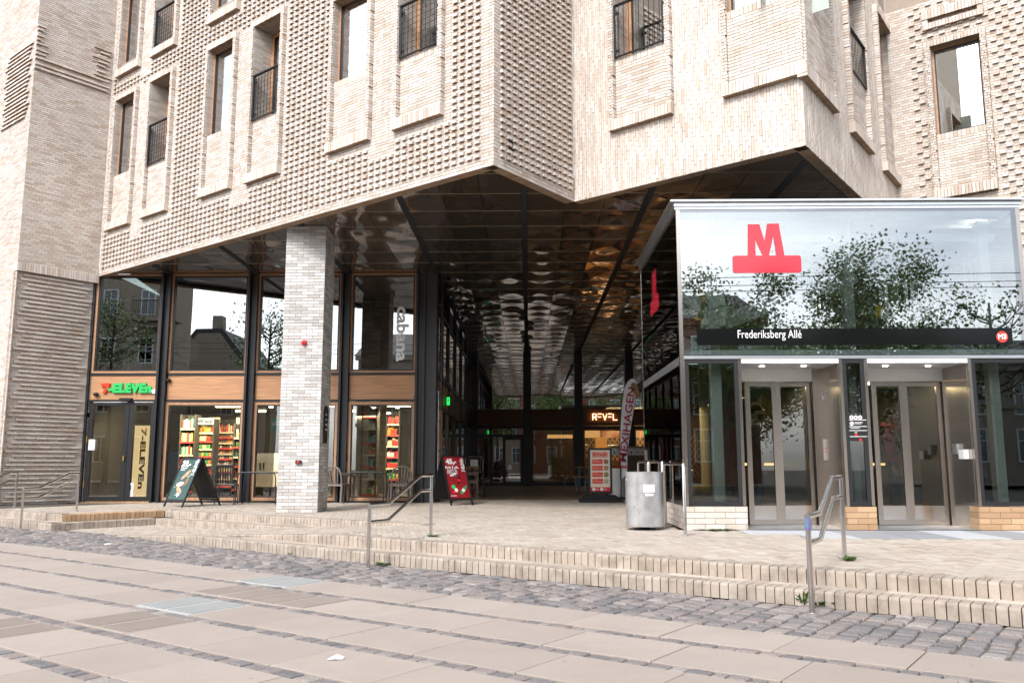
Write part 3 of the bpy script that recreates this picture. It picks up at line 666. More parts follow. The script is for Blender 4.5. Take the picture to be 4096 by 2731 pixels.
# cobbled band along the steps: columns of setts running away from the kerb
def sett_shape():
    mb = MB(); vs = []
    for z, e in ((-1, 1.0), (0.25, 1.0), (0.78, .93), (1.0, .72)):
        for a, b in ((-1, -1), (0, -1.03), (1, -1), (1.03, 0), (1, 1), (0, 1.04), (-1, 1), (-1.02, 0)): vs.append((a*e*(1 if a*b else 1.0), b*e, z))
    fs = []
    for i in range(3):
        for j in range(8): fs.append((i*8+j, i*8+(j+1) % 8, (i+1)*8+(j+1) % 8, (i+1)*8+j))
    fs.append(tuple(range(24, 32))); return mb.add(vs, fs)
SETTM = sett_shape(); p = -24.0
while p < 4.5:
    wcol = random.uniform(.135, .165); q = 6.19+random.uniform(-.01, .02); lim = 7.47 if p > -7 else 7.47+min(.42, (-7-p)*.07)
    while q < lim-.02:
        l = random.uniform(.085, .19); l = min(l, max(.06, lim-q)); ang = random.uniform(-.05, .05)
        a = np.array([*(Wd*math.cos(ang)+Nd*math.sin(ang)), random.uniform(-.05, .05)]); b = np.array([*(Nd*math.cos(ang)-Wd*math.sin(ang)), random.uniform(-.06, .06)])
        TP.add(pq3(p+wcol/2+.006*math.sin(q*9), q+l/2, ZST-.03+random.uniform(-.012, .008)), a*(wcol/2-random.uniform(.003, .010)), b*(l/2-random.uniform(.003, .009)), np.array([0, 0, .033]), min(1, max(0, random.gauss(.5, .28)))); q += l
    p += wcol
TP.build('sett', 'sett_paving', SETT, pav, 300, 30, SETTM)
# plaza platform and ramp bodies
PZ = MB()
PZ.prism([pq(-9.0, 7.92), pq(6, 7.92), pq(9, 12), pq(9, 40), pq(-30, 34), pq(-30, 8.2), pq(-16.28, 8.2), pq(-16.14, 10.05), pq(-9.0, 10.05)], -0.45, -0.022)
plaza = struct('plaza', PZ, PGROUT)
PZ2 = MB()
for (a, b, q0, q1) in ((-16.6, -13.9, 7.80, 10.1), (-13.9, -11.35, 7.74, 10.1), (-11.35, -8.8, 7.92, 10.1)):
    k = 6
    for i in range(k):
        p0, p1 = a+(b-a)*i/k, a+(b-a)*(i+1)/k
        PZ2.quad(pq3(p0, q0, zr(p0)-.022), pq3(p1, q0, zr(p1)-.022), pq3(p1, q1, zr(p1)-.022), pq3(p0, q1, zr(p0)-.022))
struct('ramp', PZ2, PGROUT, plaza)
PZ3 = MB(); PZ3.prism([pq(-11.35, 7.70), pq(-7.6, 7.55), pq(6, 7.52), pq(6, 7.95), pq(-11.35, 7.97)], -.45, -.152)
PZ3.prism([pq(-30, 7.74), pq(-15.85, 7.74), pq(-15.75, 9.66), pq(-11.4, 9.66), pq(-11.4, 10.06), pq(-16.1, 10.06), pq(-16.2, 8.2), pq(-30, 8.2)], -.45, -.152)
struct('step_base', PZ3, PGROUT, plaza)
# pavers: herringbone at 45 degrees to the kerb
PP = Pieces(); PWd, PLn = 0.075, 0.225; E1 = (Wd+Nd)/math.sqrt(2); E2 = (Nd-Wd)/math.sqrt(2)
def on_plaza(x, y):
    p, q = float(np.dot((x, y), Wd)), float(np.dot((x, y), Nd))
    if y > 22.5 or (x < -2.7 and y > 20.7): return None
    if 2.1 < x < 8 and 12.35 < y < 17: return None
    if (2.9 < x < 9 and 11.64 < y < 12.6) or (3.5 < x < 9 and 10.93 < y < 11.7): return None
    if q > 7.92+.22 and p > -8.8 and p < 3: return 0.0
    if q > 10.02+.22 and p > -16.1: return 0.0
    if p < -16.2 and 8.05+.22 < q and p > -20: return 0.0
    if -16.0 < p < -8.8:
        lo = 8.10 if p > -11.35 else 7.92
        if lo+.06 < q < 9.66: return zr(p)
        if p > -11.2 and lo < q < 10.1: return zr(p)
    return None
i0 = int(-26/PWd)
def lat():
    k = 3
    for a in range(-330, 330):
        for b in range(-60, 60):
            x, y = a+k*b, a-k*b
            yield x, y
cand = 0
for x, y in lat():
    for (ux, uy, lx, ly) in ((x, y, 3, 1), (x, y+1, 1, 3)):
        c = E1*(ux+lx/2)*PWd+E2*(uy+ly/2)*PWd
        if not (-15 < c[0] < 9 and 4 < c[1] < 22.6): continue
        z = on_plaza(c[0]+.0, c[1])
        if z is None: continue
        pc = float(np.dot(c, Wd)); sl = 0.051 if (-13.9 < pc < -8.8 and z < 0) else 0.0
        a = np.array([*E1, sl*.707])*(lx*PWd/2-.0035); b = np.array([*E2, -sl*.707])*(ly*PWd/2-.0035)
        PP.add(np.array([c[0], c[1], z-.012+random.gauss(0, .0012)]), a, b, np.array([0, 0, .012]), min(1, max(0, random.gauss(.55, .22))))
PP.build('paver', 'brick_paving', PAVER, plaza, 300, 20)
# coping bricks of the steps
CP = Pieces()
def cop_shape():
    c = .16; prof = [(-1, -1), (1-.0, -1), (1, 1-2*c), (1-.25*c, 1-.6*c), (1-c, 1-.12*c), (1-1.8*c, 1), (-1, 1)]; mb = MB(); k = len(prof)
    vs = [(-1, y, z) for y, z in prof]+[(1, y, z) for y, z in prof]
    return mb.add(vs, [tuple(range(k))[::-1], tuple(range(k, 2*k))]+[(i, (i+1) % k, k+(i+1) % k, k+i) for i in range(k)])
COPM = cop_shape()
CPT = Pieces()
def coping(path, h=0.135, depth=0.225, pitch=0.084, J=.009, tan=False, out=None):
    """path: (p, q, z) of the upper front edge; front faces -q (or out)"""
    for (a, b) in zip(path, path[1:]):
        A, B = pq3(*a), pq3(*b); L = np.linalg.norm((B-A)[:2]); n = max(1, round(L/pitch)); d = (B-A)/n; dl = np.linalg.norm(d); f = np.array([d[1], -d[0], 0])/np.linalg.norm(d[:2])
        if out is not None and np.dot(f, [*out, 0]) < 0: f = -f
        for i in range(n):
            c = A+d*(i+.5)-f*(depth/2)+np.array([0, 0, -h/2])+f*random.uniform(-.003, .003)
            (CPT if tan else CP).add(c, d/dl*(dl/2-J/2), f*depth/2, np.array([0, 0, h/2]), random.random())
coping([(-13.95, 7.80, -.26), (-11.35, 7.64, -.13), (-7.6, 7.49, -.13), (4, 7.46, -.13)], out=-Nd)
coping([(-11.35, 7.95, -.13), (-8.8, 7.88, 0), (4, 7.86, 0)], out=-Nd)
coping([(-15.98, 10.0, 0), (-9.0, 10.02, 0)], out=-Nd); coping([(-15.7, 9.63, -.13), (-11.3, 9.64, -.13)], out=-Nd)
coping([(-24, 8.05, 0), (-16.2, 8.05, 0)], out=-Nd); coping([(-24, 7.68, -.13), (-15.83, 7.68, -.13)], out=-Nd)
coping([(-16.2, 8.05, 0), (-16.0, 10.0, 0)], out=Wd, tan=True); coping([(-15.83, 7.68, -.13), (-15.72, 9.63, -.13)], out=Wd)
CPT.build('tan_coping_brick', 'tan_coping_bricks', TANBRICK, plaza, 40, 20, COPM)
CP.build('coping_brick', 'far_coping_bricks', COPING, plaza, 300, 20, COPM)
# treads between the two steps
TR = Pieces()
for (pa, pb, q0, q1, z) in ((-11.2, 4, 7.72, 7.93, -.134), (-24, -15.9, 7.92, 8.06, -.134), (-15.6, -11.3, 9.87, 10.02, -.134)):
    p = pa
    while p < pb: TR.add(pq3(p+.1, (q0+q1)/2, z-.008), np.array([*Wd, 0])*.098, np.array([*Nd, 0])*((q1-q0)/2-.004), np.array([0, 0, .008]), random.random()); p += .2
TR.build('tread_brick', 'step_treads', PAVER, plaza, 0, 20)
# landing slabs in front of the lifts and the passage floor
LP = Pieces()
for i in range(9):
    x0 = 2.95+.62*i
    for j, (y0, y1) in enumerate(((10.98, 11.68), (11.69, 12.32))):
        if i == 0 and j == 0: continue
        LP.add(np.array([x0+.31, (y0+y1)/2, -.008]), np.array([.306, 0, 0]), np.array([0, (y1-y0)/2-.003, 0]), np.array([0, 0, .010]), (0.95, .9, .15, .1, .95, .2, .9, .5, .9)[i])
LANDM = piece_mat('landing_slab', [(0, (0.26, 0.265, 0.28)), (1, (0.50, 0.51, 0.53))], 0.7, .15, (.3, .3, .3), 1.5, .2, 140, .1)
LP.build('landing_slab', 'landing_slabs', LANDM, plaza, 40, 5)
m, t, o_ = nodes_of('passage_floor'); p_ = prin(t, (0.2, 0.14, .1), 0.6); bt = t.nodes.new('ShaderNodeTexBrick'); bt.inputs['Color1'].default_value = (.36, .26, .175, 1); bt.inputs['Color2'].default_value = (.29, .205, .135, 1); bt.inputs['Mortar'].default_value = (.08, .06, .045, 1)
bt.inputs['Scale'].default_value = 1.0; bt.inputs['Brick Width'].default_value = .22; bt.inputs['Row Height'].default_value = .075; bt.inputs['Mortar Size'].default_value = .006
g_ = t.nodes.new('ShaderNodeNewGeometry'); t.links.new(g_.outputs['Position'], bt.inputs['Vector']); t.links.new(bt.outputs[0], p_.inputs['Base Color']); t.links.new(p_.outputs[0], o_.inputs[0])
struct('passage_floor', MB().box(-11.2, 8.0, 20.75, 37.6, -.02, -.004), m)
# ================================================================== SHOP FRONT
X3 = np.array([1.0, 0, 0]); Y3 = np.array([0, 1.0, 0]); Z3 = np.array([0, 0, 1.0]); FRONTAX = (X3, Z3)
YS = Ysh
def xs(x, y=1750): return XA(x, YS, y)
zTopG, zTim1, zTim0, zLow1, zLow0 = 5.66, ZA(1496, YS, 1200), ZA(1598, YS, 1200), ZA(1607, YS, 1200), ZA(1996, YS, 1200)
shop = thing('storefront', 'two storey black steel and timber shop front left of the passage', 'shop front', (-6.8, YS, 0))
PX = [xs(640), xs(994), xs(1372), xs(1678)]            # the twin black posts
XL = xs(352)
def postm(x, wdt=.18):
    mb = MB(); h = wdt/2
    for s in (-1, 1): mb.box(x+s*h-.028, x+s*h+.028, YS-.16, YS+.10, 0, ZF-.01)
    mb.box(x-h+.028, x+h-.028, YS-.05, YS+.05, 0, ZF-.01)
    for z in (.06, zLow0+.95, zTim0-.03, zTim1+.05, 4.2):
        for s in (-1, 1): mb.box(x+s*(h+.028)-.012, x+s*(h+.028)+.012, YS-.13, YS-.06, z, z+.12)
    return mb
for x in PX: part('post', postm(x), BLACK, shop)
part('post', MB().box(XL-.10, XL-.02, YS-.12, YS+.1, 0, ZF-.01), BLACK, shop)
bays = [(XL, PX[0]-.12), (PX[0]+.12, PX[1]-.12), (PX[1]+.12, PX[2]-.12), (PX[2]+.12, PX[3]-.12)]
def framed(x0, x1, z0, z1, t, y, dep, mb=None):
    mb = mb or MB(); h = dep/2
    mb.box(x0, x0+t, y-h, y+h, z0, z1); mb.box(x1-t, x1, y-h, y+h, z0, z1); mb.box(x0+t, x1-t, y-h, y+h, z1-t, z1); mb.box(x0+t, x1-t, y-h, y+h, z0, z0+t); return mb
for i, (a, b) in enumerate(bays):
    f = part('window', framed(a, b, zTim1+.03, zTopG, .045, YS, .12), WOOD, shop)
    part('sash', framed(a+.045, b-.045, zTim1+.075, zTopG-.045, .035, YS-.01, .07), BLACK, f)
    part('pane', MB().box(a+.08, b-.08, YS-.005, YS+.005, zTim1+.11, zTopG-.08), GLASSU, f)
    tp = part('timber_panel', MB().box(a+.01, b-.01, YS-.05, YS, zTim0, zTim1), WOOD, shop)
    part('panel_trim', MB().box(a, b, YS-.08, YS-.045, zTim1-.03, zTim1+.028).box(a, b, YS-.10, YS+.02, zTim0-.045, zTim0), BLACK if i else BLACK, shop)
    if i:
        f = part('window', framed(a, b, zLow0-.03, zLow1, .075, YS, .13), WOODL, shop)
        part('sash', framed(a+.075, b-.075, zLow0+.045, zLow1-.075, .025, YS-.01, .08), BLACK, f)
        part('pane', MB().box(a+.1, b-.1, YS-.005, YS+.005, zLow0+.07, zLow1-.10), GLASSS, f)
        part('base_rail', MB().box(a, b, YS-.10, YS+.05, 0, zLow0-.03), BLACK, shop)
# 7-Eleven door of two leaves
zD = ZA(1603, YS, 500); xm = xs(512, 1800)
for k, (a, b) in enumerate(((XL, xm-.005), (xm+.005, bays[0][1]))):
    dr = part('door', framed(a, b, .02, zD, .115, YS-.01, .09), BLACK, shop)
    part('pane', MB().box(a+.115, b-.115, YS-.016, YS-.006, .135, zD-.115), GLASSS, dr)
    part('light_strip', MB().box(a+.12, b-.05, YS-.085, YS-.06, zD-.045, zD-.015), WHITE, dr)
    if k == 0:
        for z in (.35, 1.45, 2.05, zD-.45): part('hinge', MB().box(a-.015, a+.02, YS-.075, YS-.055, z, z+.16), mat('brass', (.55, .34, .12), .35, .9) if 'brass' not in MATS else MATS['brass'], dr)
        part('handle', MB().box(b-.07, b-.04, YS-.10, YS-.06, 1.0, 1.12), MATS['brass'], dr)
        part('card_reader', MB().box(a+.06, a+.22, YS-.075, YS-.02, ZA(1800, YS, 390), ZA(1770, YS, 390)+.08), WHITE, dr)
    else:
        n0 = part('notice', MB().box(xs(497, 1980), xs(533, 1980), YS-.024, YS-.018, ZA(1992, YS), ZA(1931, YS)), WHITE, dr)
        mb = MB()
        for r in range(2):
            for c in range(3): mb.box(xs(506+8*c, 1940), xs(512+8*c, 1940), YS-.027, YS-.0245, ZA(1948+8*r, YS), ZA(1942+8*r, YS))
        for r in range(3): mb.box(xs(503, 1970), xs(524, 1970), YS-.027, YS-.0245, ZA(1962+10*r, YS), ZA(1959+10*r, YS))
        part('notice_print', mb, BLACKM, n0)
part('door_sensor', MB().box(xs(488, 1600), xs(535, 1600), YS-.16, YS-.05, zD+.0, zD+.06), BLACKM, shop)
for px, py in ((392, 1578), (680, 1522)): part('spotlight', MB().ball((xs(px, py), YS-.10, ZA(py, YS, px)), .07, 12, 8, sc=(1, .9, .62)), BLACKM, shop)
# lettering of the shop
REDL = mat('red_letter', (0.70, 0.05, 0.015), .35); ORL = mat('orange_letter', (0.75, 0.18, 0.03), .35)
sg = thing('shop_sign', 'green and red 7-ELEVEN lettering on the timber panel above the door', 'sign', (xs(520, 1552), YS-.05, ZA(1552, YS, 520)))
zc = ZA(1553, YS, 520); hh = ZA(1534, YS, 520)-ZA(1573, YS, 520)
x7 = xs(429, 1552); part('digit', MB().plate([(-.17, .20), (.17, .20), (.17, .10), (.02, -.20), (-.11, -.20), (.02, .06), (-.17, .06)], (x7, YS-.055, zc), X3*hh/.40, Z3*hh/.40, -Y3*.05), REDL, sg)
text('letter', '-ELEVEn', hh*1.36, GREENP, sg, ((xs(440, 1552)+xs(614, 1552))/2, YS-.085, zc), X3, Z3, .03, .022, spacing=1.04, shear=.04, fit=xs(614, 1552)-xs(441, 1552), fith=hh)
part('stop', MB().lathe([(.06, 0), (.06, .05)], (xs(622, 1568), YS-.055, ZA(1566, YS, 620)), 16, ax=(0, -1, 0)), WHITE, sg)
VINYL = mat('white_vinyl', (.88, .88, .88), .5)
cb = thing('window_lettering', 'white cabana lettering running down the upper shop window', 'lettering', (xs(1611, 1340), YS-.01, ZA(1335, YS, 1600)))
text('letter', 'cabana', .40, VINYL, cb, (xs(1610, 1335), YS-.012, ZA(1335, YS, 1610)), -Z3, X3, .003, .012, fit=ZA(1226, YS)-ZA(1446, YS), fith=.31)
# ---- shop inside
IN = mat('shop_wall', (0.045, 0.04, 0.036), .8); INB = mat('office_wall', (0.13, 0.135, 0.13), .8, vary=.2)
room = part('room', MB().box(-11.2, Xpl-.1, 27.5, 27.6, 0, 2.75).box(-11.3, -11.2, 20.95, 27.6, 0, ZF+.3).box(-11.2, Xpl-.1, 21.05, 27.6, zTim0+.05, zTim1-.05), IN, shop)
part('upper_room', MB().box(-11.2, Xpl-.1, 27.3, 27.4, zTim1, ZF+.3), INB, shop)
LAMPW = emit('warm_lamp', (1.0, 0.72, 0.42), 9.0); LAMPN = emit('white_lamp', (1.0, 0.92, 0.80), 12.0)
lm = []
for i, (x, y) in enumerate(((-9.6, 22.6), (-8.2, 23.4), (-7.0, 22.8), (-5.6, 23.2), (-4.4, 22.4), (-3.4, 23.2), (-8.4, 25.6), (-5.0, 25.6))):
    part('ceiling_lamp', MB().box(x-.45, x+.45, y-.05, y+.05, zTim0-.02, zTim0+.03), LAMPW, shop)
for px, py in ((1497, 1634), (1590, 1632), (1555, 1655), (1084, 1630)):
    P = ony(px, py, 22.0); part('downlight', MB().lathe([(.05, 0), (.05, .03)], P, 12), LAMPN, shop)
al = bpy.data.lights.new('shop_light', 'AREA'); al.shape = 'RECTANGLE'; al.size = 7.5; al.size_y = 1.6; al.energy = 520; al.color = (1, .76, .48)
ao = bpy.data.objects.new('shop_light', al); COL.objects.link(ao); ao.location = (-6.6, 22.3, zTim0-.06); ao.rotation_euler = (math.radians(24), 0, 0)
PAL = [mat('pack_'+n, c, .45) for n, c in (('red', (.55, .05, .04)), ('orange', (.65, .26, .05)), ('yellow', (.68, .52, .12)), ('green', (.10, .35, .10)), ('cream', (.66, .56, .40)), ('teal', (.12, .36, .36)), ('brown', (.22, .10, .05)), ('white', (.7, .68, .62)))]
def shelf(x0, x1, y, rows, label, name='shop_shelf', cols=None, kinds=None, depth=.4, z0=.1, top=None, fill=.92):
    t = thing(name, label, 'shelf', ((x0+x1)/2, y, 0), 'lit shelves inside the shop')
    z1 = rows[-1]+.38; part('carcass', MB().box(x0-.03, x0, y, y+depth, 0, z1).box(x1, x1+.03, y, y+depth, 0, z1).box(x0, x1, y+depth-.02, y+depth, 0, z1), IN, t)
    for r, z in enumerate(rows):
        part('shelf_board', MB().box(x0, x1, y, y+depth-.02, z-.025, z), BLACKM, t)
        hgt = (rows[r+1]-z if r+1 < len(rows) else .36)-.05; mb = MB(); x = x0+.01; kk = kinds[r] if kinds else 'bag'
        while x < x1-.06:
            wd = random.uniform(.07, .13) if kk == 'bag' else (.068 if kk == 'can' else .05)
            mi = random.choice(cols[r] if cols else range(8)); hg = min(hgt, random.uniform(.15, .24))
            if kk == 'can': mb.lathe([(.028, 0), (.031, .01), (.031, hg-.03), (.022, hg)], (x+.034, y+.10, z), 8, mi=mi)
            elif kk == 'book': mb.box(x, x+wd-.006, y+.05, y+.28, z, z+min(hgt, random.uniform(.2, .28)), mi=mi)
            else: mb.ob((x+wd/2, y+.12+random.uniform(0, .04), z+hg/2), (wd/2-.004, random.uniform(-.01, .01), 0), (0, .05, .02), (random.uniform(-.01, .01), -.01, hg/2), mi=mi)
            if kk == 'bag' and random.random() < .8: mb.ob((x+wd/2, y+.05, z+hg*.38), (wd/2-.006, 0, 0), (0, .03, .015), (0, -.01, hg*.36), mi=random.choice(cols[r] if cols else range(8)))
            x += wd
        part('goods', mb, PAL, t, kind='stuff')
        part('price_rail', MB().box(x0, x1, y-.012, y, z-.03, z+.015), PAL[4] if r % 2 else PAL[0], t)
    return t
R7 = [.2, .45, .68, .90, 1.11, 1.31, 1.52, 1.75]
Yb = 22.9
shelf(XA(772, Yb), XA(845, Yb), Yb, R7, 'lit snack shelf with bright bags under the white two word header', cols=[(6, 4), (1, 6, 0), (0, 1, 2), (3, 2, 1), (3, 2, 3, 1), (3, 0, 4), (1, 2, 4, 0), (1, 2, 0)])
shelf(XA(716, 22.6), XA(770, 22.6), 22.6, [.2, .55, .85, 1.15, 1.5, 1.85], 'rack of upright books and magazines left of the snack shelf', cols=[(6, 4), (5, 0), (0, 5, 7), (0, 5, 4), (2, 7, 5, 0), (0, 7, 5)], kinds=['book']*6)
shelf(XA(860, 24.0), XA(930, 24.0), 24.0, [.3, .5, .7, .9, 1.05, 1.2, 1.35, 1.5, 1.65, 1.8], 'tall wall rack of small brown jars behind the shop counter', cols=[(6, 4), (4, 6), (4, 2), (6, 7), (6, 4), (1, 4, 6), (4, 6), (1, 4, 6), (4, 6), (6, 0, 4)], kinds=['can']*10)
shelf(XA(932, 22.4), XA(966, 22.4), 22.4, [.25, .55, .85, 1.1, 1.35, 1.6], 'narrow drinks rack of cans by the right edge of the bakery window', cols=[(3, 7), (3, 0), (0, 6, 7), (3, 2), (3, 2), (2, 4)], kinds=['can']*6)
shelf(XA(1448, 21.6), XA(1500, 21.6), 21.6, [.15, .55, .85, 1.15, 1.45, 1.8, 2.1], 'shelf of stationery and green packs in the right shop window', cols=[(3, 3, 4), (5, 7), (5, 7, 5), (1, 0, 4, 3), (7, 5), (0, 7, 4), (7, 5, 0)])
shelf(XA(1545, 23.5), XA(1592, 23.5), 23.5, [.5, .8, 1.1, 1.4, 1.7, 2.0], 'shelf of red and green sweets deep behind the right shop window', cols=[(1, 3), (3, 2, 0), (0, 7), (0, 4), (0, 1), (3, 0)])
h = thing('shelf_header', 'white header box with two dark words above the snack shelf', 'sign', (XA(810, 22.8), 22.8, ZA(1683, 22.8)))
part('box', MB().box(XA(776, 22.8), XA(842, 22.8), 22.75, 22.9, ZA(1696, 22.8), ZA(1670, 22.8)), emit('lit_sign', (1, .86, .66), 1.1), h)
text('word', 'KONFEKT', .10, BLACKM, h, (XA(789, 22.7), 22.742, ZA(1683, 22.7)), X3, Z3, .001, .004, condense=.52); text('word', 'SNACKS', .10, BLACKM, h, (XA(823, 22.7), 22.742, ZA(1686, 22.7)), X3, Z3, .001, .004, condense=.52)
for px in ((824, 871), (937, 968)):
    o = part('hanging_sign', MB().box(XA(px[0], 23.6), XA(px[1], 23.6), 23.6, 23.63, ZA(1718, 23.6), ZA(1668, 23.6)), PAL[4]); tag(o, 'plain cream hanging board inside the bakery window, '+('left one by the header' if px[0] < 900 else 'right one by the window edge'), 'sign', 'hanging boards in the shop')
fr_ = thing('display_fridge', 'white two door fridge low in the window behind the pillar', 'fridge', (XA(1062, 22), 22, 0))
part('cabinet', MB().box(XA(1022, 22), XA(1104, 22), 21.8, 22.4, .35, ZA(1812, 22)), WHITE, fr_); part('plinth', MB().box(XA(1022, 22), XA(1104, 22), 21.85, 22.4, 0, .33), BLACKM, fr_)
for px in (1040, 1054): part('handle', MB().tube([(XA(px, 21.75), 21.76, ZA(1880, 21.75)), (XA(px, 21.75), 21.76, ZA(1850, 21.75))], .02, 6), BLACKM, fr_)
gp = thing('green_poster', 'green hanging poster with a white text strip in the shop window behind the pillar', 'poster', (XA(1096, 21.4), 21.4, ZA(1696, 21.4)))
part('sheet', MB().box(XA(1077, 21.4), XA(1125, 21.4), 21.4, 21.41, ZA(1720, 21.4), ZA(1672, 21.4)), mat('poster_green', (.015, .22, .14), .5), gp)
part('text_strip', MB().box(XA(1083, 21.4), XA(1122, 21.4), 21.392, 21.398, ZA(1701, 21.4), ZA(1686, 21.4)), WHITE, gp)
text('word', 'Den ultimative', .042, BLACKM, gp, (XA(1102, 21.39), 21.389, ZA(1690, 21.4)), X3, Z3, .0005, .001); text('word', 'craving sauce?', .042, BLACKM, gp, (XA(1102, 21.39), 21.389, ZA(1697, 21.4)), X3, Z3, .0005, .001)
lc = thing('lit_column_sign', 'cream lit pillar with dark vertical 7-ELEVEN lettering behind the glass door', 'sign', (XA(563, 22.0), 22.0, 0))
part('panel', MB().box(XA(528, 22), XA(600, 22), 22.0, 22.3, .05, ZA(1700, 22)), emit('lit_cream', (1.0, .66, .33), .5), lc)
text('letter', '7-ELEVEn', .34, mat('dark_letter', (.05, .025, .01), .5), lc, (XA(567, 21.98), 21.985, ZA(1832, 22)), -Z3, X3, .01, .012, fit=ZA(1710, 22)-ZA(1955, 22), fith=.14)
# upper floor furniture seen through the glass
for k, (px, w_, it) in enumerate(((500, .75, 'box'), (618, .8, 'frame'), (985, .7, 'chair'), (1110, .7, 'box'))):
    Yt = 21.9; z0 = zTim1; zt_ = ZA(1400, Yt); x = XA(px, Yt, 1400)
    t = thing('standing_table', ('round white table holding a planter box, leftmost in the upper window', 'round white table with papers right of the leftmost one upstairs', 'round white table beside a white shell chair upstairs', 'round white table upstairs just left of the brick pillar')[k], 'table', (x, Yt, z0), 'white tables on the upper floor')
    part('table_top', MB().lathe([(w_/2, 0), (w_/2, .03)], (x, Yt, zt_), 24), WHITE, t); part('stem', MB().lathe([(.05, 0), (.05, zt_-z0)], (x, Yt, z0), 12), WHITE, t); part('foot', MB().lathe([(.25, 0), (.25, .02)], (x, Yt, z0), 16), WHITE, t)
    if it == 'box':
        p = thing('planter_box', 'white oblong planter standing on the '+('leftmost' if k == 0 else 'pillar side')+' upstairs table', 'planter', (x+.12, Yt, zt_+.03))
        part('trough', MB().box(x-.12, x+.32, Yt-.1, Yt+.1, zt_+.03, zt_+.17), WHITE, p)
        part('pot', MB().lathe([(.08, 0), (.11, .17)], (x+.12, Yt, zt_+.172), 14), WHITE, p)
o = part('waste_basket', MB().lathe([(.18, 0), (.24, .5), (.22, .5), (.17, .03)], (XA(535, 21.6, 1470), 21.6, zTim1), 4), WHITE); tag(o, 'square white waste basket under the upstairs tables', 'basket')
t = thing('shell_chair', 'white shell chair back seen through the second upstairs window', 'chair', (XA(755, 21.8, 1400), 21.8, zTim1))
part('shell', MB().ball((XA(755, 21.8, 1400), 21.8, ZA(1398, 21.8)), .30, 14, 10, sc=(.85, .25, 1.15)), WHITE, t); part('stem', MB().lathe([(.03, 0), (.03, .45)], (XA(755, 21.8, 1400), 21.8, zTim1), 8), WHITE, t)
part('inner_column', MB().box(XA(1425, 21.9), XA(1480, 21.9), 21.6, 22.2, 0, ZF), CONC, shop)
o = part('whiteboard', MB().box(XA(1478, 23, 1400), XA(1520, 23, 1400), 23, 23.03, ZA(1460, 23), ZA(1315, 23)), WHITE); tag(o, 'white paper board standing inside the cabana window', 'board')
# ================================================================== BRICK COLUMN
ca, cb_ = onz(1104, 2049), onz(1270, 2049); CX0, CX1, CY0 = float(ca[0]), float(cb_[0]), float(ca[1]); CY1 = CY0+(CX1-CX0)
colm = thing('brick_column', 'square pale grey brick pillar carrying the soffit in front of the shop', 'column', ((CX0+CX1)/2, (CY0+CY1)/2, 0))
part('core', MB().box(CX0+.008, CX1-.008, CY0+.008, CY1-.008, 0, ZF+.05), GMORTAR, colm)
PKs, PK = PK, Pieces()
cf = [FR((CX0, CY0), (CX1, CY0)), FR((CX1, CY0), (CX1, CY1)), FR((CX1, CY1), (CX0, CY1)), FR((CX0, CY1), (CX0, CY0))]
for i, f in enumerate(cf): bond(f, 0, f.len, 0, ZF-.02, 0.0635, 0.236, o=0, th=.03, J=.009, shift=.5)
PK.build('brick', 'brickwork', GREYBRICK, colm, 300, 40); PK = PKs
P = ony(1217, 1371, CY0); ab = thing('alarm_bell', 'round red alarm bell high on the brick pillar', 'alarm', P)
part('gong', MB().lathe([(.055, 0), (.055, .03), (.045, .06), (.02, .075)], P, 18, ax=(0, -1, 0)), RED, ab, smooth=True); part('cap', MB().lathe([(.012, .0), (.012, .012)], P-Y3*.076, 10, ax=(0, -1, 0)), BLACKM, ab)
P = ony(1195, 1847, CY0); ab = thing('alarm_box', 'small black box with a red button low on the brick pillar', 'alarm', P)
part('case', MB().box(P[0]-.055, P[0]+.055, CY0-.05, CY0, P[2]-.035, P[2]+.035), BLACKM, ab); part('button', MB().lathe([(.027, 0), (.027, .012)], P-Y3*.05, 14, ax=(0, -1, 0)), RED, ab)
pl = thing('plaque', 'narrow black plaque with a round head on the side of the brick pillar', 'sign', (CX1, CY0+.25, 2.0))
Yq0, Yq1 = CY0+.25, CY0+.50; zq0, zq1 = ZA(1772, CY0+.4, 1300), ZA(1672, CY0+.4, 1300)
part('plate', MB().box(CX1, CX1+.03, Yq0, Yq1, zq0, zq1), BLACKM, pl); part('disc', MB().lathe([(.16, 0), (.16, .03)], (CX1, Yq1-.1, zq1+.08), 18, ax=(1, 0, 0)), BLACKM, pl)
for k in range(4): part('print_line', MB().box(CX1+.031, CX1+.034, Yq0+.05, Yq1-.04-.02*k, zq0+.25+.1*k, zq0+.28+.1*k), WHITE, pl)
# ================================================================== PASSAGE
psg = thing('passage_glazing', 'black framed glass wall along the left side of the passage', 'glazing', (Xpl, 29, 0))
part('corner_column', MB().box(xs(1692), xs(1742), YS-.05, YS+.02, 0, ZF).box(xs(1692), xs(1742), YS+.22, YS+.29, 0, ZF).box((xs(1692)+xs(1742))/2-.04, (xs(1692)+xs(1742))/2+.04, YS+.02, YS+.22, 0, ZF), mat('dark_grey_steel', (.035, .036, .04), .45, vary=.25, scale=3), psg)
lad = MB(); xl = xs(1752)
for z in np.arange(.5, 5.5, .72): lad.box(xl-.07, xl+.07, YS+.02, YS+.05, z, z+.04)
lad.box(xl-.07, xl-.05, YS+.03, YS+.06, 0, ZF); lad.box(xl+.05, xl+.07, YS+.03, YS+.06, 0, ZF); part('cable_ladder', lad, BLACK, psg)
part('led_line', MB().box(xl-.006, xl+.006, YS+.01, YS+.02, .1, 2.7), WHITE, psg)
for y in (22.4, 23.7, 25.6, 28.0, 30.5, 33.0, 35.2): part('mullion', MB().box(Xpl-.06, Xpl+.06, y-.06, y+.06, 0, ZF), BLACK, psg)
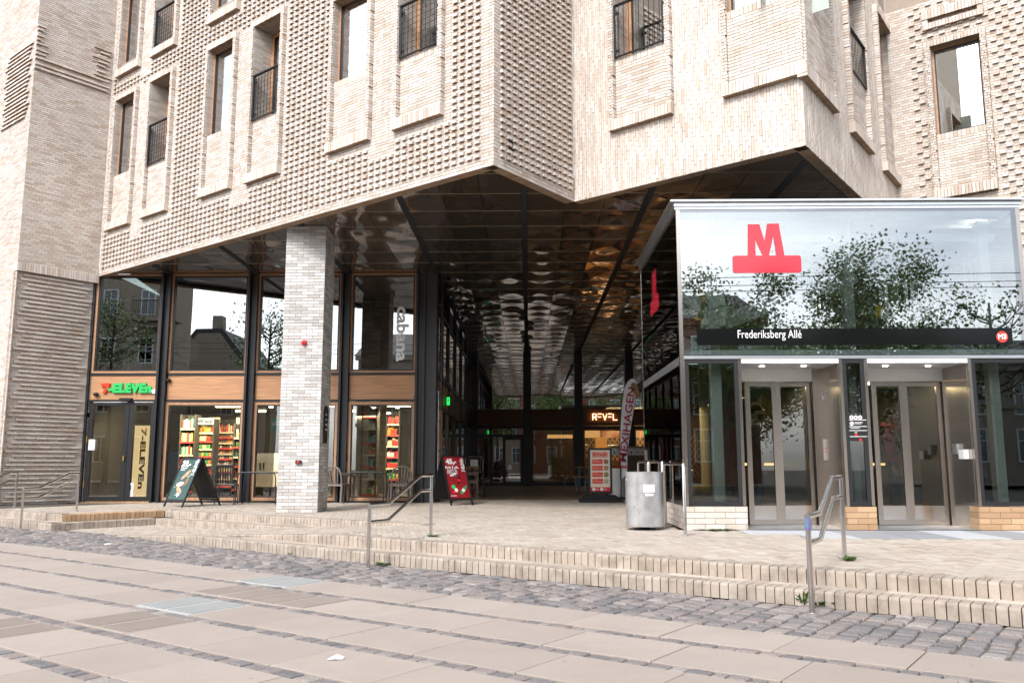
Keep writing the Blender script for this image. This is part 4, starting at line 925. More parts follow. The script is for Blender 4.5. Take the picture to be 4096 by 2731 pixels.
for (z, h_) in ((zTim0-.1, .10), (zTim1+.05, .07), (5.0, .06), (.0, .12)): part('transom', MB().box(Xpl-.05, Xpl+.05, YS+.3, 37, z, z+h_), BLACK, psg)
part('timber_panel', MB().box(Xpl-.03, Xpl+.03, YS+.35, 25.5, zTim0+.02, zTim1+.03), WOOD, psg); part('timber_panel', MB().box(Xpl-.03, Xpl+.03, 25.7, 36.9, zTim0+.02, zTim1+.03), WOODD, psg)
for y0, y1 in ((21.3, 22.3), (22.5, 23.6), (23.8, 25.5), (25.7, 27.9), (28.1, 30.4), (30.6, 32.9), (33.1, 35.1), (35.3, 36.9)):
    part('pane', MB().box(Xpl-.006, Xpl+.006, y0, y1, .12, zTim0-.1), GLASSU, psg); part('pane', MB().box(Xpl-.006, Xpl+.006, y0, y1, zTim1+.12, 5.0), GLASSU, psg)
part('frame_door', framed(0, 1, 0, 1, .1, 0, .1) if False else MB().box(Xpl-.04, Xpl+.07, 22.45, 22.53, 0, zTim0-.1).box(Xpl-.04, Xpl+.07, 23.55, 23.65, 0, zTim0-.1), WOOD, psg)
ex = thing('exit_sign', 'small lit green exit sign on the passage side wall', 'sign', (Xpl+.1, 24.4, 2.6))
P = ony(1793, 1604, 24.6); part('panel', MB().box(P[0]-.04, P[0]+.04, 24.58, 24.62, P[2]-.11, P[2]+.11), emit('exit_green', (.01, .8, .12), .9), ex)
part('pictogram', MB().box(P[0]-.02, P[0]+.02, 24.572, 24.579, P[2]-.02, P[2]+.08).box(P[0]-.01, P[0]+.005, 24.572, 24.579, P[2]-.09, P[2]-.02), WHITE, ex)
YB = Ybk; GLASSB = glass('screen_glass', (.6, .66, .62), .42, 1.2, .01)
def xb(x, y=1850): return XA(x, YB, y)
scr = thing('glazed_screen', 'tall black and dark timber glazed screen closing the end of the passage', 'glazing', (2.5, YB, 0))
bp = [1894, 2109, 2316, 2521, 2730]
for px in bp: part('post', MB().box(xb(px)-.17, xb(px)+.17, YB-.2, YB+.1, 0, ZF), BLACK, scr)
zb1, zb0 = ZA(1636, YB), ZA(1702, YB); zt4 = ZA(1412, YB)
for i, (a, b) in enumerate(zip(bp, bp[1:])):
    a, b = xb(a)+.17, xb(b)-.17
    part('timber_band', MB().box(a, b, YB-.06, YB, zb0, zb1), WOODD, scr); part('band_bead', framed(a+.15, b-.15, zb0+.12, zb1-.12, .03, YB-.07, .02), WOODD, scr)
    part('transom', MB().box(a, b, YB-.08, YB+.02, zt4-.03, zt4+.03).box(a, b, YB-.1, YB+.02, zb0-.12, zb0-.02).box(a, b, YB-.1, YB+.02, 0, .12), BLACK, scr)
    part('pane', MB().box(a, b, YB-.012, YB, zb1, zt4-.03), GLASSB, scr); part('pane', MB().box(a, b, YB-.012, YB, zt4+.03, ZF), GLASSB, scr)
    if i == 0:
        zt = ZA(1738, YB); part('transom', MB().box(a, b, YB-.1, YB, zt-.1, zt), BLACK, scr); part('pane', MB().box(a, b, YB-.012, YB, zt, zb0-.12), GLASSU, scr)
        dl, dr_ = xb(2011), b; d = part('door', framed(dl, dr_, .05, zt-.1, .12, YB-.03, .1), BLACK, scr); part('pane', MB().box(dl+.12, dr_-.12, YB-.035, YB-.025, .17, zt-.22), GLASSU, d)
        part('pane', MB().box(a, dl, YB-.012, YB, .12, zt-.1), GLASSU, scr); part('mullion', MB().box(a+.55, a+.67, YB-.05, YB+.05, .1, zt-.1), BLACK, scr)
        text('number', '41B', .62, mat('gold_digit', (.62, .38, .10), .4), scr, (xb(2008, 1721), YB-.03, ZA(1721, YB)), X3, Z3, .004, .006)
    else:
        f = part('window', framed(a, b, .12, zb0-.12, .09, YB-.02, .12), WOOD if i > 1 else WOODD, scr); part('pane', MB().box(a+.09, b-.09, YB-.012, YB, .21, zb0-.21), GLASSS, f)
# the bar behind the screen
bar = thing('food_bar', 'warm lit food bar behind the right end of the passage screen', 'bar', (5, 39.5, 0))
part('back_wall', MB().box(-3, 10, 41, 41.1, 0, ZF), mat('bar_wall', (.035, .026, .02), .7), bar); part('side_wall', MB().box(9.9, 10, 37, 41, 0, ZF).box(-2.6, -2.5, 37.2, 41, 0, ZF), MATS['bar_wall'], bar)
part('lit_fascia', MB().box(XA(2330, 39), XA(2640, 39), 39, 39.1, ZA(1750, 39), ZA(1708, 39)), emit('lit_amber', (1.0, .46, .16), .42), bar)
part('lit_fascia', MB().box(XA(2190, 39.5), XA(2300, 39.5), 39.5, 39.6, ZA(1752, 39.5), ZA(1738, 39.5)), MATS['lit_amber'], bar)
part('mural', MB().box(XA(2402, 39), XA(2480, 39), 38.96, 38.99, ZA(1750, 39), ZA(1712, 39)), mat('mural', (.62, .5, .42), .6, vary=.75, scale=2.2, col2=(.35, .08, .05)), bar)
part('mural', MB().box(XA(2560, 39), XA(2640, 39), 38.96, 38.99, ZA(1750, 39), ZA(1712, 39)), MATS['mural'], bar)
lat_ = MB()
for k in range(26):
    x = XA(2330, 40.5)+k*.22
    if x < 9: lat_.ob((x, 40.6, 1.3), (.012, 0, 0), (0, .01, 0), (.7, 0, 1.0)); lat_.ob((x, 40.62, 1.3), (.012, 0, 0), (0, .01, 0), (-.7, 0, 1.0))
part('lattice', lat_, WOODL, bar)
part('counter', MB().box(XA(2330, 38.6), XA(2640, 38.6), 38.4, 38.8, 0, 1.05), WOODD, bar)
for k in range(3): part('track_lamp', MB().lathe([(.09, 0), (.09, .16)], (XA(2345+60*k, 38), 38, ZA(1722, 38)), 12), BLACKM, bar)
o = thing('lantern', 'square amber paper lantern hanging in the bar window', 'lantern', ony(2405, 1772, 38)); P = ony(2405, 1772, 38)
part('shade', MB().box(P[0]-.24, P[0]+.24, 37.8, 38.2, P[2]-.26, P[2]+.26), emit('lantern_amber', (1, .34, .07), .34), o); part('cord', MB().tube([(P[0], 38, P[2]+.26), (P[0], 38, ZF)], .012, 5), BLACKM, o)
bl_ = bpy.data.lights.new('bar_light', 'AREA'); bl_.size = 4; bl_.energy = 300; bl_.color = (1, .6, .28); bo = bpy.data.objects.new('bar_light', bl_); COL.objects.link(bo); bo.location = (5.5, 39.6, 3.4)
ns = thing('neon_sign', 'glowing REVEL neon letters on the dark timber band', 'sign', (xb(2420, 1667), YB-.1, ZA(1667, YB)))
NEON = emit('neon_amber', (1.0, .60, .28), 3.2)
def neon(strokes, x, wl_):
    mb = MB(); z0, z1 = ZA(1680, YB), ZA(1656, YB); hh_ = z1-z0
    for s in strokes: mb.tube([(x+a*wl_, YB-.14, z0+b*hh_) for a, b in s], .011, 5)
    return mb
LT = dict(R=[[(0, 0), (0, 1), (.75, 1), (1, .85), (1, .65), (.75, .5), (0, .5)], [(.5, .5), (1, 0)]], E=[[(1, 1), (0, 1), (0, 0), (1, 0)], [(0, .5), (.8, .5)]], V=[[(0, 1), (.5, 0), (1, 1)]], L=[[(0, 1), (0, 0), (1, 0)]])
for k, ch in enumerate('REVEL'): part('letter', neon(LT[ch], xb(2370+20.5*k, 1667), .165), NEON, ns)
# ================================================================== GLASS METRO ENTRANCE
MX0, MX1, MY0, MY1, MZ = 2.22, 7.32, 12.40, 16.5, 4.83
met = thing('metro_entrance', 'glass and steel metro lift pavilion with the red M in front of the right facade', 'metro entrance', ((MX0+MX1)/2, (MY0+MY1)/2, 0))
def xm_(x, y=1850): return XA(x, MY0, y)
zs1, zs0 = ZA(1397, MY0, 3300), ZA(1418, MY0, 3300); zl1, zl0 = ZA(1434, MY0, 3300), ZA(1452, MY0, 3300); zpl = ZA(2024, MY0, 2850)
part('roof', MB().box(MX0-.09, MX1+.09, MY0-.09, MY1+.05, MZ-.028, MZ).box(MX0-.03, MX1+.03, MY0-.03, MY1, MZ-.085, MZ-.03).box(MX0-.02, MX1+.02, MY0-.01, MY1, MZ-.13, MZ-.088), ALU, met)
rs = MB()
for i in range(9): rs.box(MX0+.1, MX1-.1, MY0+.35+.5*i, MY0+.38+.5*i, MZ-.20, MZ-.132)
part('roof_deck', MB().box(MX0+.02, MX1-.02, MY0+.04, MY1-.02, MZ-.15, MZ-.131), WHITE, met); part('roof_rib', rs, GREYP, met)
for x, y in ((MX0+.03, MY0+.03), (MX1-.03, MY0+.03), (MX0+.03, MY1-.03), (MX1-.03, MY1-.03)): part('corner_post', MB().box(x-.03, x+.03, y-.03, y+.03, .0, MZ-.13), STEEL, met)
def trs(y0, y1, x0, x1): return MB().box(x0, x1, y0, y1, zs0, zs1).box(x0, x1, y0-.0, y1+.0, zl1-.0, zl1+.04)
part('transom', MB().box(MX0+.06, MX1-.06, MY0+.03, MY0+.12, zs0, zs1).box(MX0+.06, MX1-.06, MY0-.01, MY0+.06, zl1, zl1+.045), ALU, met)
part('gasket', MB().box(MX0+.06, MX1-.06, MY0+.01, MY0+.03, zl1+.045, zs0).box(MX0+.06, MX1-.06, MY0+.012, MY0+.03, MZ-.17, MZ-.13).box(MX1-.13, MX1-.06, MY0+.012, MY0+.03, zs1, MZ-.17), BLACKM, met)
part('transom', MB().box(MX0, MX0+.08, MY0+.06, MY1-.06, zl1-.08, zl1+.04), ALU, met)
part('pane', MB().box(MX0+.06, MX1-.06, MY0+.004, MY0+.012, zs0+.002, MZ-.132), GLASSM, met)
part('pane', MB().box(MX0+.004, MX0+.012, MY0+.06, MY1-.06, zl1+.04, MZ-.132), GLASSL, met); part('pane', MB().box(MX0+.004, MX0+.012, MY0+.06, MY1-.06, zpl, zl1-.08), GLASSL, met)
part('pane', MB().box(MX1-.012, MX1-.004, MY0+.06, MY1-.06, zpl, MZ-.132), GLASSL, met); part('pane', MB().box(MX0+.06, MX1-.06, MY1-.012, MY1-.004, zpl, MZ-.132), GLASSL, met)
# sign band, lettering, logo
part('sign_band', MB().box(xm_(2788, 1350), xm_(4050, 1350), MY0-.003, MY0+.003, ZA(1379, MY0, 3400), ZA(1313, MY0, 3400)), mat('sign_black', (.006, .007, .007), .12, spec=.3), met)
text('station_name', 'Frederiksberg Allé', .172, WHITE, met, (xm_(3078, 1341), MY0-.006, ZA(1341, MY0, 3078)), X3, Z3, .001, .0005, fit=xm_(3205, 1341)-xm_(2950, 1341))
LOGO = mat('logo_red', (.55, .022, .04), .08, spec=.5)
P = ony(4008, 1347, MY0-.004); part('line_badge', MB().lathe([(.083, 0), (.083, .004)], P, 28, ax=(0, -1, 0)), mat('badge_red', (.75, .05, .04), .4), met)
text('line_number', 'M3', .10, WHITE, met, P+np.array([0, -.007, 0]), X3, Z3, .001, .004)
MPTS = [(2985, 535), (1685, 1025)]
def mlogo(fx, fz):
    q = lambda x, y: (fx(2560+x/3.92), fz(760+y/3.92)); mb = MB()
    def poly(pts): return [q(*p) for p in pts]
    quads = [[(1705, 535), (1822, 535), (1812, 1026), (1685, 1026)], [(1705, 535), (1890, 535), (2022, 1026), (1918, 1026)], [(2012, 528), (2193, 528), (1990, 1026), (1918, 1026)][:4], [(2080, 528), (2193, 528), (2262, 1026), (2133, 1026)]]
    quads[2] = [(2012, 528), (2150, 528), (2022, 1026), (1918, 1026)]
    r = 40; bx0, bx1, by0, by1 = 1445, 2520, 1028, 1300; bar_ = []
    for cx, cy, a0 in ((bx1-r, by0+r, -90), (bx1-r, by1-r, 0), (bx0+r, by1-r, 90), (bx0+r, by0+r, 180)):
        for k in range(5): a = math.radians(a0+22.5*k); bar_.append((cx+r*math.cos(a), cy+r*math.sin(a)))
    return [poly(p) for p in quads]+[poly(bar_)]
fx = lambda x: XA(x, MY0, 1000); fz = lambda y: ZA(y, MY0, 3060)
mb = MB()
for k, pts in enumerate(mlogo(fx, fz)): mb.plate(pts, (0, MY0+.003-.0012*k, 0), X3, Z3, (0, -.001, 0))
part('metro_logo', mb, LOGO, met)
mb = MB(); cx = fx(3060)
for k, pts in enumerate(mlogo(fx, fz)): mb.plate([((x-cx)*.95, z-.18) for x, z in pts], (MX0+.003-.0012*k, 14.75, 0), -Y3, Z3, (-.001, 0, 0))
part('metro_logo', mb, LOGO, met)
# structure inside
sti = MB()
for px, y in ((2850, 12.9), (3390, 12.9), (3940, 12.9), (3390, 15.9), (2850, 15.9)):
    x = XA(px, y, 1200); sti.box(x-.075, x+.075, y-.075, y+.075, 0, MZ-.2)
part('column', sti, GREYP, met)
part('tie_beam', MB().box(MX0+.15, MX1-.15, 12.85, 12.95, MZ-.52, MZ-.40).box(MX0+.15, MX1-.15, 15.85, 15.95, 3.3, 3.42), GREYP, met)
def beam(a, b, w_, h_): 
    a, b = np.asarray(a, float), np.asarray(b, float); d = b-a; L = np.linalg.norm(d); d = d/L; s = np.cross(d, Z3); s = s/np.linalg.norm(s); return MB().ob((a+b)/2, d*L/2, s*w_/2, np.cross(s, d)*h_/2)
part('diagonal_beam', beam((XA(2900, 14.5, 1300), 14.5, ZA(1290, 14.5)), (XA(3420, 14.5, 1120), 14.5, ZA(1105, 14.5)), .1, .26), GREYP, met)
part('diagonal_beam', beam((MX0+.35, 12.7, 3.3), (MX0+.35, 16.2, 4.6), .1, .2), GREYP, met); part('diagonal_beam', beam((MX0+.35, 12.7, 2.6), (MX0+.35, 16.2, 3.4), .1, .2), GREYP, met)
part('diagonal_beam', beam((XA(2830, 13.4, 1000), 13.4, 3.7), (XA(2980, 13.4, 880), 15.5, 4.6), .12, .12), GREYP, met)
Yl = 13.3; gl = MB()
for px in (3545, 3625, 3650, 3700, 3735): gl.box(XA(px-6, Yl, 1200), XA(px+6, Yl, 1200), Yl-.02, Yl+.02, ZA(1310, Yl), ZA(1140, Yl))
for (p0, p1, y) in ((3530, 3740, 1140), (3505, 3655, 1273), (3655, 3735, 1272)): gl.box(XA(p0, Yl, 1200), XA(p1, Yl, 1200), Yl-.02, Yl+.02, ZA(y+5, Yl), ZA(y-4, Yl))
part('lift_gate', gl, WHITE, met)
part('warning_tag', MB().box(XA(3498, 13.25, 1200), XA(3524, 13.25, 1200), 13.24, 13.25, ZA(1272, 13.25), ZA(1225, 13.25)), mat('warning_yellow', (.62, .42, .02), .5), met)
part('machine_deck', MB().box(XA(3840, 13.5, 1170), MX1-.1, 13.0, 15.5, ZA(1175, 13.5), ZA(1150, 13.5)), mat('yellow_beam', (.55, .38, .06), .5), met)
part('guard_rail', MB().tube([(XA(3850, 13, 1000), 13.0, ZA(1160, 13)), (XA(3850, 13, 1000), 13.0, ZA(1060, 13)), (MX1-.15, 13.6, ZA(1030, 13))], .015, 6).tube([(XA(3850, 13, 1000), 13.0, ZA(1105, 13)), (MX1-.15, 13.6, ZA(1080, 13))], .012, 6).tube([(XA(3905, 13, 1000), 13.2, ZA(1160, 13)), (XA(3905, 13, 1000), 13.2, ZA(1045, 13))], .012, 6), WOODL, met)
wm = MB(); x = XA(2860, 13, 1150); wm.box(x-.16, x+.16, 12.95, 13.15, 3.16, 3.32).box(x-.12, x+.12, 12.9, 13.1, 3.33, 3.62).box(x-.20, x+.12, 12.9, 13.2, 3.02, 3.14); part('winch', wm, WHITE, met)
for px, py in ((2770, 905), (3912, 903)): P = ony(px, py, 12.95); part('lamp', MB().lathe([(.07, 0), (.07, .1)], P, 16), LAMPN, met)
mb = MB(); P = ony(2795, 985, 14.0)
part('departure_board', MB().box(MX0+.2, MX0+.26, 13.6, 15.2, ZA(1625, 14.2, 2630), ZA(1520, 14.2, 2630)), BLACKM, met)
od = MB()
for r in range(4):
    z = ZA(1550+18*r, 14.0, 2630)
    for (y0, y1) in ((13.75, 14.2), (14.3, 14.85)): od.box(MX0+.185, MX0+.199, y0, y1-.05*r, z-.025, z+.01)
part('orange_text', od, emit('led_orange', (1, .16, .02), 1.6), met)
# plinth, frames of the lower panes, portals
PKs, PK = PK, Pieces()
def plinth(x0, x1, y0, y1, mt):
    global PK; PK = Pieces()
    part('plinth_core', MB().box(x0+.006, x1-.006, y0+.006, y1-.006, 0, zpl-.005), MORTAR, met)
    for f in (FR((x0, y0), (x1, y0)), FR((x1, y0), (x1, y1)), FR((x0, y1), (x0, y0))): bond(f, 0, f.len, 0.0, zpl, .082, .29, o=.006, th=.02, J=.007)
    PK.build('plinth_brick', 'plinth_bricks', mt, met, 60, 30)
CARW = mat('car_panel', (.10, .095, .085), .4, .5)
p1a, p1b, p2a, p2b = xm_(2980), xm_(3376), xm_(3492), xm_(3900)
plinth(MX0, p1a-.0, MY0-.02, MY0+.25, BRICK); plinth(p1b, p2a, MY0-.02, MY0+.25, TANBRICK); plinth(p2b, MX1+.5, MY0-.02, MY0+.25, TANBRICK); plinth(MX0, MX0+.25, MY0+.26, MY1, BRICK)
PK = PKs
YD = 13.2
def lowpane(x0, x1, z0=zpl+.01, z1=zl1-.01):
    f = part('pane_frame', framed(x0, x1, z0, z1, .055, MY0+.03, .05), BLACKM, met); part('pane', MB().box(x0+.055, x1-.055, MY0+.02, MY0+.028, z0+.055, z1-.055), GLASSL, f)
    part('frame_post', MB().box(x0-.045, x0, MY0-.005, MY0+.05, 0 if x0 > 3 else z0, z1).box(x1, x1+.045, MY0-.005, MY0+.05, z0-.0, z1), STEEL, met)
lowpane(MX0+.07, p1a-.05); lowpane(p1b+.05, p2a-.05); lowpane(p2b+.05, MX1-.06)
zdt, zhd = ZA(1526, YD, 3100), ZA(1474, YD, 3100)
for k, (a, b, la, lm_, lb) in enumerate(((p1a, p1b, 2989, 3117, 3262), (p2a, p2b, 3500, 3632, 3790))):
    pt_ = part('lift_portal', MB().box(a, b, MY0-.005, MY0+.05, zl0, zl1).box(a, b, MY0+.05, YD+.1, zl0-.0, zl0+.04), WHITE, met)
    part('fascia', MB().box(a, b, YD-.03, YD, zdt, zl0), WHITE, pt_)
    L, M_, R = XA(la, YD), XA(lm_, YD), XA(lb, YD)
    part('reveal', MB().box(a-.02, a+.0, MY0+.05, YD, 0, zl0), STEEL, pt_); part('back_panel', MB().box(R, b, YD-.06, YD-.03, .0, zl0), STEEL, pt_); part('reveal', MB().box(b-.0, b+.03, MY0+.05, YD, 0, zl0), STEEL, pt_)
    for px in (.28, .72): part('downlight', MB().lathe([(.035, 0), (.035, .008)], (a+(b-a)*px, MY0+.35, zl0-.009), 14), LAMPN, pt_)
    for j, (p, q, yy) in enumerate(((L, M_, YD), (M_, R, YD+.06))):
        d = part('lift_door', framed(p, q, .02, zdt, .075, yy, .05), STEEL, met); part('pane', MB().box(p+.075, q-.075, yy-.006, yy+.006, .30, zdt-.075), GLASSL, d); part('kick_plate', MB().box(p+.075, q-.075, yy-.015, yy+.015, .095, .30), STEELP, d)
    part('sill_plate', MB().box(a, b, MY0, YD+.1, .002, .012), GALV, pt_)
    # lift car
    cr = part('lift_car', MB().box(L-.1, L-.06, YD+.2, YD+2.2, .03, zdt+.2), CARW, met); part('car_side', MB().box(R+.06, R+.1, YD+.2, YD+2.2, .03, zdt+.2), CARW, cr)
    cl = bpy.data.lights.new('car_light', 'AREA'); cl.size = .6; cl.energy = 5; cl.color = (1, .72, .42); co_ = bpy.data.objects.new('car_light', cl); COL.objects.link(co_); co_.location = ((L+R)/2, YD+.85, zdt); part('car_floor', MB().box(L-.1, R+.1, YD+.15, YD+2.2, .0, .03), BLACKM, cr); part('car_ceiling', MB().box(L-.1, R+.1, YD+.15, YD+2.2, zdt+.05, zdt+.1), CARW, cr)
    part('car_window', MB().box(L, R, YD+2.18, YD+2.19, .9, zdt), GLASSL, cr); part('car_wall', MB().box(L-.06, R+.06, YD+2.15, YD+2.17, .03, .85).box(L-.06, L+.2, YD+2.15, YD+2.17, .85, zdt).box(R-.2, R+.06, YD+2.15, YD+2.17, .85, zdt), mat('warm_steel', (.12, .085, .05), .35, .6) if 'warm_steel' not in MATS else MATS['warm_steel'], cr)
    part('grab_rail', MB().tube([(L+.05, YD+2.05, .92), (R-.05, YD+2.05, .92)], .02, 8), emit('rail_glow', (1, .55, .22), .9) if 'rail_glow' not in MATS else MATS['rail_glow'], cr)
    part('car_lamp', MB().box(L+.25, R-.25, YD+.7, YD+.85, zdt+.03, zdt+.048), LAMPW, cr)
ct = thing('control_panel', 'steel lift button panel beside the left lift doors', 'control panel', (XA(3312, YD), YD-.07, 1.1))
xcp = XA(3312, YD-.07); part('plate', MB().box(xcp-.055, xcp+.055, YD-.075, YD-.062, ZA(1840, YD), ZA(1757, YD)), ALU, ct)
for z in (ZA(1793, YD), ZA(1807, YD)):
    for s in (-1, 1): part('button', MB().lathe([(.014, 0), (.014, .008)], (xcp+s*.022, YD-.076, z), 12, ax=(0, -1, 0)), BLACKM if s > 0 else RED, ct)
fi = thing('floor_indicator', 'small steel floor display high beside the left lift doors', 'display', (XA(3303, YD), YD-.07, ZA(1580, YD))); part('plate', MB().box(XA(3295, YD), XA(3312, YD), YD-.075, YD-.062, ZA(1600, YD), ZA(1573, YD)), GALV, fi); part('screen', MB().box(XA(3298, YD), XA(3309, YD), YD-.079, YD-.0755, ZA(1586, YD), ZA(1576, YD)), BLACKM, fi)
cr_ = thing('card_reader', 'white box reader on the steel jamb right of the right lift', 'card reader', (p2b, 12.75, 1.05)); part('case', MB().box(p2b-.075, p2b-.002, 12.55, 12.70, ZA(1835, 12.6), ZA(1798, 12.6)), WHITE, cr_); part('keypad', MB().box(p2b-.05, p2b-.002, 12.80, 12.92, ZA(1815, 12.8), ZA(1775, 12.8)), GALV, cr_)
nb = thing('lift_notice', 'black notice with round white pictograms on the glass between the lifts', 'notice', ony(3432, 1710, MY0))
part('board', MB().box(xm_(3396, 1710), xm_(3470, 1710), MY0+.006, MY0+.014, ZA(1764, MY0), ZA(1660, MY0)), BLACKM, nb)
for k, (px, py, r, mt) in enumerate(((3406, 1669, .030, WHITE), (3423, 1669, .030, WHITE), (3440, 1669, .030, WHITE), (3407, 1693, .030, WHITE), (3425, 1738, .02, RED), (3442, 1758, .02, RED))):
    P = ony(px, py, MY0+.004); part('pictogram', MB().lathe([(r, 0), (r, .002)], P, 18, ax=(0, -1, 0)), mt, nb)
    if k < 3: part('symbol', MB().lathe([(.007, 0), (.007, .002)], P+np.array([-.004, -.0021, .012]), 8, ax=(0, -1, 0)).box(P[0]-.009, P[0]+.003, P[1]-.004, P[1]-.0021, P[2]-.014, P[2]+.003).box(P[0], P[0]+.013, P[1]-.004, P[1]-.0021, P[2]-.012, P[2]-.004), BLACKM, nb)
    if k == 3: part('symbol', MB().ob(P-Y3*.003, (.02, 0, -.02), (0, .0008, 0), (.003, 0, .003)), RED, nb)
for py, n_ in ((1680, 1), (1706, 1), (1722, 1), (1746, 1)): part('rule', MB().box(xm_(3398, 1710), xm_(3468, 1710), MY0+.003, MY0+.0055, ZA(py+1.2, MY0), ZA(py-1.2, MY0)), WHITE, nb)
for py, a, b in ((1690, 3420, 3452), (1695, 3420, 3446), (1712, 3402, 3440), (1730, 3418, 3428)): part('print_line', MB().box(xm_(a, 1710), xm_(b, 1710), MY0+.003, MY0+.0055, ZA(py+1.2, MY0), ZA(py-1.2, MY0)), WHITE, nb)
# ================================================================== HANDRAILS
def handrail(label, base0, z0, base1, z1, top0, top1, lo0, lo1, bends, group='stainless handrails of the steps', left=None):
    """base0/base1: foot pixels of the lower and upper post; heights from the tops; bends: fractions where the rail turns"""
    A, B = onz(*base0, z0), onz(*base1, z1); d = B-A; d[2] = 0; f0, f1 = bends
    at = lambda f, z: np.array([A[0]+d[0]*f, A[1]+d[1]*f, z])
    t = thing('handrail', label, 'handrail', A, group)
    part('post', MB().tube([A, at(0, top0)], .022, 10), STEELP, t, smooth=True); part('post', MB().tube([B, at(1, top1)], .022, 10), STEELP, t, smooth=True)
    part('rail', MB().tube([at(-.01, top0), at(f0, top0), at(f1, top1), at(1.01, top1)], .024, 10), STEELP, t, smooth=True)
    part('rail', MB().tube([at(0, lo0), at(f0, lo0), at(f1, lo1), at(1, lo1)], .021, 10), STEELP, t, smooth=True)
    for (P, z) in ((A, z0), (B, z1)): part('foot_ring', MB().lathe([(.04, 0), (.04, .012), (.024, .014)], (P[0], P[1], z), 14), GALV, t)
    return t
def zat(px, P): 
    d = _ray(*px); t_ = P[1]/d[1]; return float(CAMZ+d[2]*t_)
A, B = onz(1473, 2274, -.26), onz(1723, 2143, 0)
handrail('stainless handrail with two bent rails in the middle of the front steps', (1473, 2274), -.26, (1723, 2143), 0, zat((1475, 2019), A), zat((1723, 1900), B), zat((1480, 2088), A), zat((1723, 1960), B), (.28, .80))
A, B = onz(3249, 2456, -.26), onz(3380, 2238, 0)
handrail('stainless handrail at the right of the front steps near the lifts', (3249, 2456), -.26, (3380, 2238), 0, zat((3242, 2064), A), zat((3385, 1908), B), zat((3253, 2173), A), zat((3366, 1985), B), (.30, .72))
o = part('sticker', MB().lathe([(.027, 0), (.028, .02), (.028, .08), (.027, .10)], (A[0], A[1], zat((3240, 2120), A)), 12), mat('purple_tape', (.25, .06, .32), .4, vary=.8, scale=40, col2=(.03, .30, .30))); tag(o, 'purple and turquoise tape wrapped round the right handrail post', 'tape')
A, B = onz(82, 2116, -.26), onz(306, 2043, 0)
handrail('stainless handrail on the left steps in front of the ribbed brick wall', (82, 2116), -.26, (306, 2043), 0, zat((90, 1953), A), zat((320, 1892), B), zat((95, 1992), A), zat((320, 1930), B), (.26, .80))
A, B = onz(-170, 2095, -.26), onz(58, 2027, 0)
handrail('stainless handrail cut by the left edge of the photo', (-170, 2095), -.26, (58, 2027), 0, zat((-160, 1945), A), zat((74, 1887), B), zat((-160, 1985), A), zat((72, 1922), B), (.26, .84))
def hoop(y0, y1, x, h, label):
    t = thing('guard_hoop', label, 'guard rail', (x, (y0+y1)/2, 0), 'steel guard hoops beside the metro entrance')
    part('hoop', MB().tube([(x, y0, 0), (x, y0, h-.05), (x, y0+.015, h-.015), (x, y0+.06, h), (x, y1-.06, h), (x, y1-.015, h-.015), (x, y1, h-.05), (x, y1, 0)], .024, 10), STEELP, t, smooth=True)
    for y in (y0, y1): part('foot_ring', MB().lathe([(.042, 0), (.042, .012), (.024, .014)], (x, y, 0), 14), GALV, t)
hoop(11.35, 12.95, 2.04, .93, 'nearest tubular guard hoop beside the metro plinth, right of the bin'); hoop(13.15, 14.5, 2.04, .96, 'middle guard hoop along the metro side, behind the bin'); hoop(14.65, 16.0, 2.04, .96, 'farthest guard hoop along the metro side, behind the bin')
# ================================================================== LITTER BIN
P = np.array([XA(2575, 12.45), 12.45, 0.0]); br, bh = .272, .80
b = thing('litter_bin', 'cylindrical galvanised litter bin with stickers left of the metro entrance', 'bin', P)
part('shell', MB().lathe([(br-.02, .05), (br, .052), (br, bh), (br+.008, bh+.002), (br+.008, bh+.012), (br-.03, bh+.014), (br-.035, bh-.25), (.01, bh-.26)], P, 40), GALV, b, smooth=True)
part('foot', MB().lathe([(.07, 0), (.07, .05)], P, 16).lathe([(.16, 0), (.16, .012)], P, 20), BLACKM, b)
for z, s in ((.70, -1), (.70, 1)): part('rivet', MB().ball(P+np.array([s*br*.96, -.07, z]), .014, 8, 6), STEELP, b)
def onbin(a0, a1, z0, z1, off=.002):
    mb = MB(); n = 6
    for i in range(n):
        a, c = a0+(a1-a0)*i/n, a0+(a1-a0)*(i+1)/n; q = lambda t_, z: P+np.array([math.sin(t_)*(br+off), -math.cos(t_)*(br+off), z])
        mb.quad(q(a, z0), q(c, z0), q(c, z1), q(a, z1))
    return mb
part('sticker', onbin(-.20, .42, .53, .64), WHITE, b); part('sticker_strip', onbin(-.10, .36, .48, .515), mat('pale_tape', (.62, .61, .60), .5), b)
for a, z in ((-.75, .30), (-.55, .26), (-.5, .22)): part('scuff', onbin(a, a+.11, z, z+.05), mat('grey_scuff', (.30, .30, .30), .7) if 'grey_scuff' not in MATS else MATS['grey_scuff'], b)
